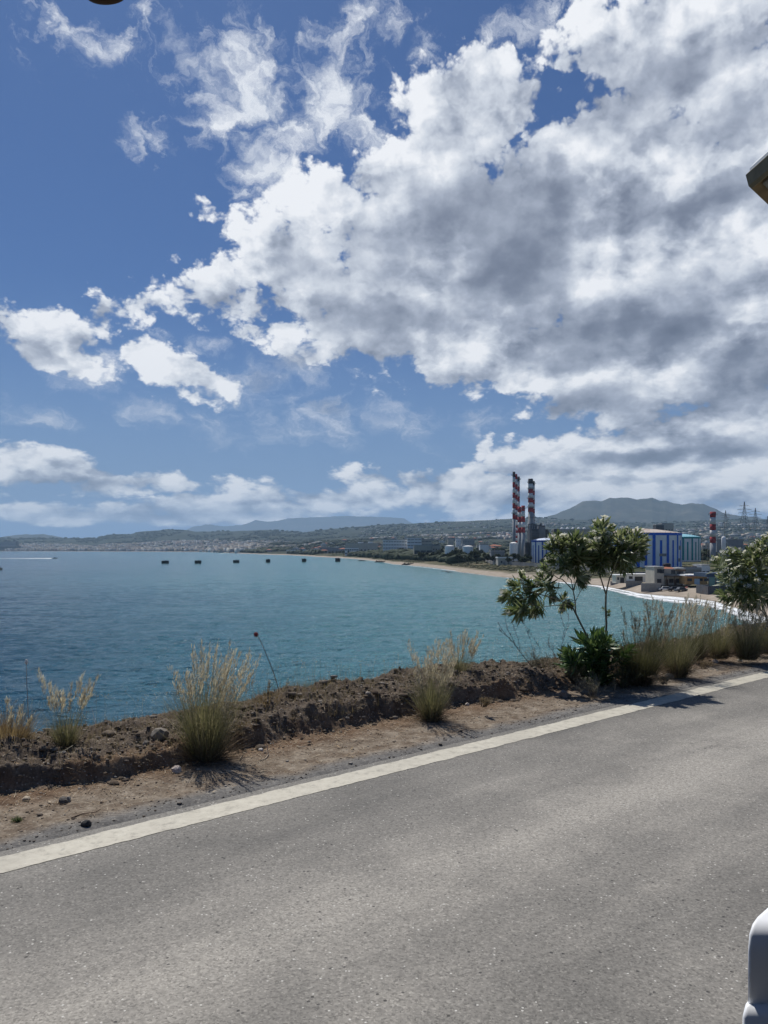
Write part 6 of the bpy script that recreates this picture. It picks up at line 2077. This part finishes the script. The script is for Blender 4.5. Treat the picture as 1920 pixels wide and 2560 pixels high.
def speedboat():
    p = on(137, 1396.5, SEA)
    root = empty('speedboat', p, .0, label='tiny white speedboat racing right with a long white wake', cat='speedboat')
    L = 9
    vs, fs = [], []
    for u, w, d in ((-.5, 1.3, 0), (-.1, 1.4, 0), (.25, 1.0, .15), (.5, .05, .6)):
        vs += [(u * L, -w, 1.1 + d), (u * L, -w * .7, 0 + d * .5), (u * L, w * .7, 0 + d * .5), (u * L, w, 1.1 + d)]
    for i in range(3):
        for q in range(4): fs.append((i * 4 + q, (i + 1) * 4 + q, (i + 1) * 4 + (q + 1) % 4, i * 4 + (q + 1) % 4))
    fs.append((3, 2, 1, 0))
    MB().add(vs, fs).build('hull', CH_WHITE, root)
    MB().box(-1.2, 1.4, -.8, .8, 1.12, 2.1, top=(-1.0, .6, -.6, .6)).build('windscreen', WALLS['dark'], root)
    MB().box(-5.1, -4.5, -.3, .3, .3, 1.5).build('outboard_motor', CH_BLACK, root)
    # wake
    n = 60
    xs = np.linspace(0, 1, n)
    X = p.x - 4 - xs * 210
    w = (2.2 + 2.0 * xs) * (1 - .85 * xs)
    Y = p.y + xs * 26
    V = np.concatenate([np.stack([X, Y - w, np.full(n, SEA + .05)], -1), np.stack([X, Y, SEA + .15 + .7 * np.exp(-xs * 5)], -1), np.stack([X, Y + w, np.full(n, SEA + .05)], -1)])
    tag(np_mesh('wake', V, grid_faces(3, n), [mat('wake_foam', (.80, .82, .82), .8, .05, .2)]), 'thin white wake trailing left behind the speedboat', 'wake', kind='stuff')


speedboat()


# ================================================================== things close to the viewer
def vehicle():
    """the open-sided vehicle the viewer sits in: a side post in front, unseen roof and rear panel added to block sky light, floor behind"""
    Y = .95
    k = Y / F
    root = empty('tour_vehicle', (0, 0, .25), label='open-sided vehicle around the viewer: white post at lower right, brown hanging tab at top left', cat='vehicle')
    m = mat('white_plastic', (.84, .85, .86), .45, .03, 8, spec=.3)
    x0 = (1861 - CX) * k
    ztop = H - (2322 - YH) * k - .25
    def ring(w, d, r, z, n=6):
        out = []
        for cx_, cy_, a0 in ((w - r, r, -90), (w - r, d - r, 0), (r, d - r, 90), (r, r, 180)):
            for i in range(n):
                a = R(a0 + 90 * i / (n - 1))
                x, y = cx_ + r * math.cos(a), cy_ + r * math.sin(a)
                out.append((x + .95 * y, y, z))
        return out
    def skin(rings, name, parent, mm):
        n = len(rings[0]); vs = [(p[0] + x0, p[1] + Y, p[2]) for r in rings for p in r]; fs = []
        for i in range(len(rings) - 1):
            for q in range(n): fs.append((i * n + q, i * n + (q + 1) % n, (i + 1) * n + (q + 1) % n, (i + 1) * n + q))
        fs.append(tuple(range(n - 1, -1, -1))); fs.append(tuple((len(rings) - 1) * n + q for q in range(n)))
        return MB().add(vs, fs).build(name, mm, parent, True)
    w, d = .32, .20
    def off(r, dx): return [(x + dx * (1 - 2 * x / w), y + dx * (1 - 2 * y / d), z) for x, y, z in r]
    skin([off(ring(w, d, .008, 0), -.045), off(ring(w, d, .008, ztop - .105), -.010), off(ring(w, d, .008, ztop - .095), -.003)], 'side_post', root, m)
    skin([off(ring(w, d, .008, ztop - .0945), .003), off(ring(w, d, .008, ztop - .03), .003), off(ring(w, d, .008, ztop - .012), .006), off(ring(w, d, .008, ztop - .003), .014), off(ring(w, d, .008, ztop), .026)], 'post_cap', root, m)
    dk = mat('vehicle_trim', (.05, .045, .04), .6, .2, 5)
    can = mat('canopy_cloth', (.10, .07, .045), .8, .2, 3)
    MB().box(-1.6, 2.6, -1.7, .66, 1.90, 1.94).build('unseen_canopy', can, root)  # out of view, added to keep sky light off the post's near face
    MB().box(-1.6, 2.6, -1.74, -1.70, .02, 1.90).build('unseen_bulkhead', dk, root)  # out of view, added to block light coming from behind
    MB().box(-1.6, 2.6, -1.7, 1.0, -.02, .015).build('floor', dk, root)
    MB().box(-.9, 1.5, -1.25, -.62, .016, .45).box(-.9, 1.5, -1.25, -1.13, .45, 1.0).build('bench_seat', dk, root)
    # rounded tab hanging from the roof's front edge
    Y2 = .62; k2 = Y2 / F
    c = Vector(((262 - CX) * k2, Y2, H - (8 - YH) * k2 - .25))
    rx = 52 * k2; rz = 24 * k2
    vs, fs = [], []
    n = 24
    prof = [(0.80, -.004), (.96, -.0025), (1.0, 0), (.96, .0025), (.80, .004)]
    for s, y in prof:
        for i in range(n + 1):
            a = PI + PI * i / n
            vs.append((c.x + rx * s * math.cos(a), c.y + y, c.z + rz * s * math.sin(a) + rz))
    for j in range(len(prof) - 1):
        for i in range(n): fs.append((j * (n + 1) + i, j * (n + 1) + i + 1, (j + 1) * (n + 1) + i + 1, (j + 1) * (n + 1) + i))
    fs.append(tuple(range(n + 1))); fs.append(tuple((len(prof) - 1) * (n + 1) + i for i in range(n, -1, -1)))
    lm_ = mat('canopy_leather', (.060, .032, .015), .6, .2, 40)
    mb = MB().add(vs, fs)
    mb.box(c.x - rx * .8, c.x + rx * .8, c.y - .003, c.y + .003, c.z + rz + .0003, 1.90)
    mb.build('canopy_tab', lm_, root, False)


vehicle()


def street_lamp():
    """six-sided lamp head over the road, seen from below; its arm and mast stand out of frame to the right"""
    Y = 6.5
    k = Y / F
    zc = H - (437 - YH) * k
    x0 = (1864 - CX) * k
    root = empty('street_lamp', (x0 + 2.2, Y + .1, 0), label='street lamp head with white cover, dark frame and grey glass at the upper right edge', cat='street lamp')
    b = root.location.copy()
    brown = mat('lamp_frame', (.19, .145, .075), .6, .2, 6)
    white = mat('lamp_cover', (.55, .57, .56), .5, .06, 6)
    glass = mat('lamp_glass', (.24, .22, .19), .3, .15, 5, spec=.5)
    plan = [Vector((0, 0)), Vector((.03, -.42)), Vector((.36, -.70)), Vector((.80, -.40)), Vector((.82, .10)), Vector((.36, .37))]
    cen = Vector((.42, -.16))
    def ring(f, z): return [Vector((x0, Y, zc)) - b + Vector(((cen + (p - cen) * f).x, (cen + (p - cen) * f).y, z)) for p in plan]
    def loft(secs, name, m):
        kk = 6; vs = [p for s in secs for p in s]; fs = []
        for i in range(len(secs) - 1):
            for q in range(kk): fs.append((i * kk + q, i * kk + (q + 1) % kk, (i + 1) * kk + (q + 1) % kk, (i + 1) * kk + q))
        fs.append(tuple(range(kk - 1, -1, -1))); fs.append(tuple((len(secs) - 1) * kk + q for q in range(kk)))
        return MB().add(vs, fs).build(name, m, root)
    loft([ring(.72, -.075), ring(.90, -.125), ring(.95, -.10), ring(1.0, -.002), ring(.97, .012)], 'frame', brown)
    loft([ring(.66, -.112), ring(.71, -.100), ring(.715, -.078)], 'glass', glass)
    loft([ring(.93, .0145), ring(.93, .05), ring(.86, .085), ring(.66, .12), ring(.3, .14)], 'cover', white)
    e = Vector((x0 + .78, Y - .15, zc + .03)) - b
    MB().tube([e, e + Vector((.6, 0, .12)), Vector((-.15, 0, e.z + .2)), Vector((0, 0, e.z)), Vector((0, 0, 2)), (0, 0, 0)], [.03, .035, .045, .05, .065, .085], 12).build('mast', mat('mast_grey', (.32, .33, .33), .5), root, True)


street_lamp()


# ================================================================== air
def build_haze():
    m = bpy.data.materials.new('haze_air')
    m.use_nodes = True
    t = m.node_tree
    for nd in list(t.nodes): t.nodes.remove(nd)
    o = t.nodes.new('ShaderNodeOutputMaterial')
    v = t.nodes.new('ShaderNodeVolumePrincipled')
    v.inputs['Color'].default_value = (.52, .76, 1.0, 1)
    v.inputs['Density'].default_value = HAZE
    v.inputs['Anisotropy'].default_value = .1
    t.links.new(v.outputs[0], o.inputs['Volume'])
    mb = MB().box(-13500, 13500, -900, 20600, SEA - 40, 900)
    tag(mb.build('haze', m), kind='stuff')


HAZE = 6.2e-5
build_haze()
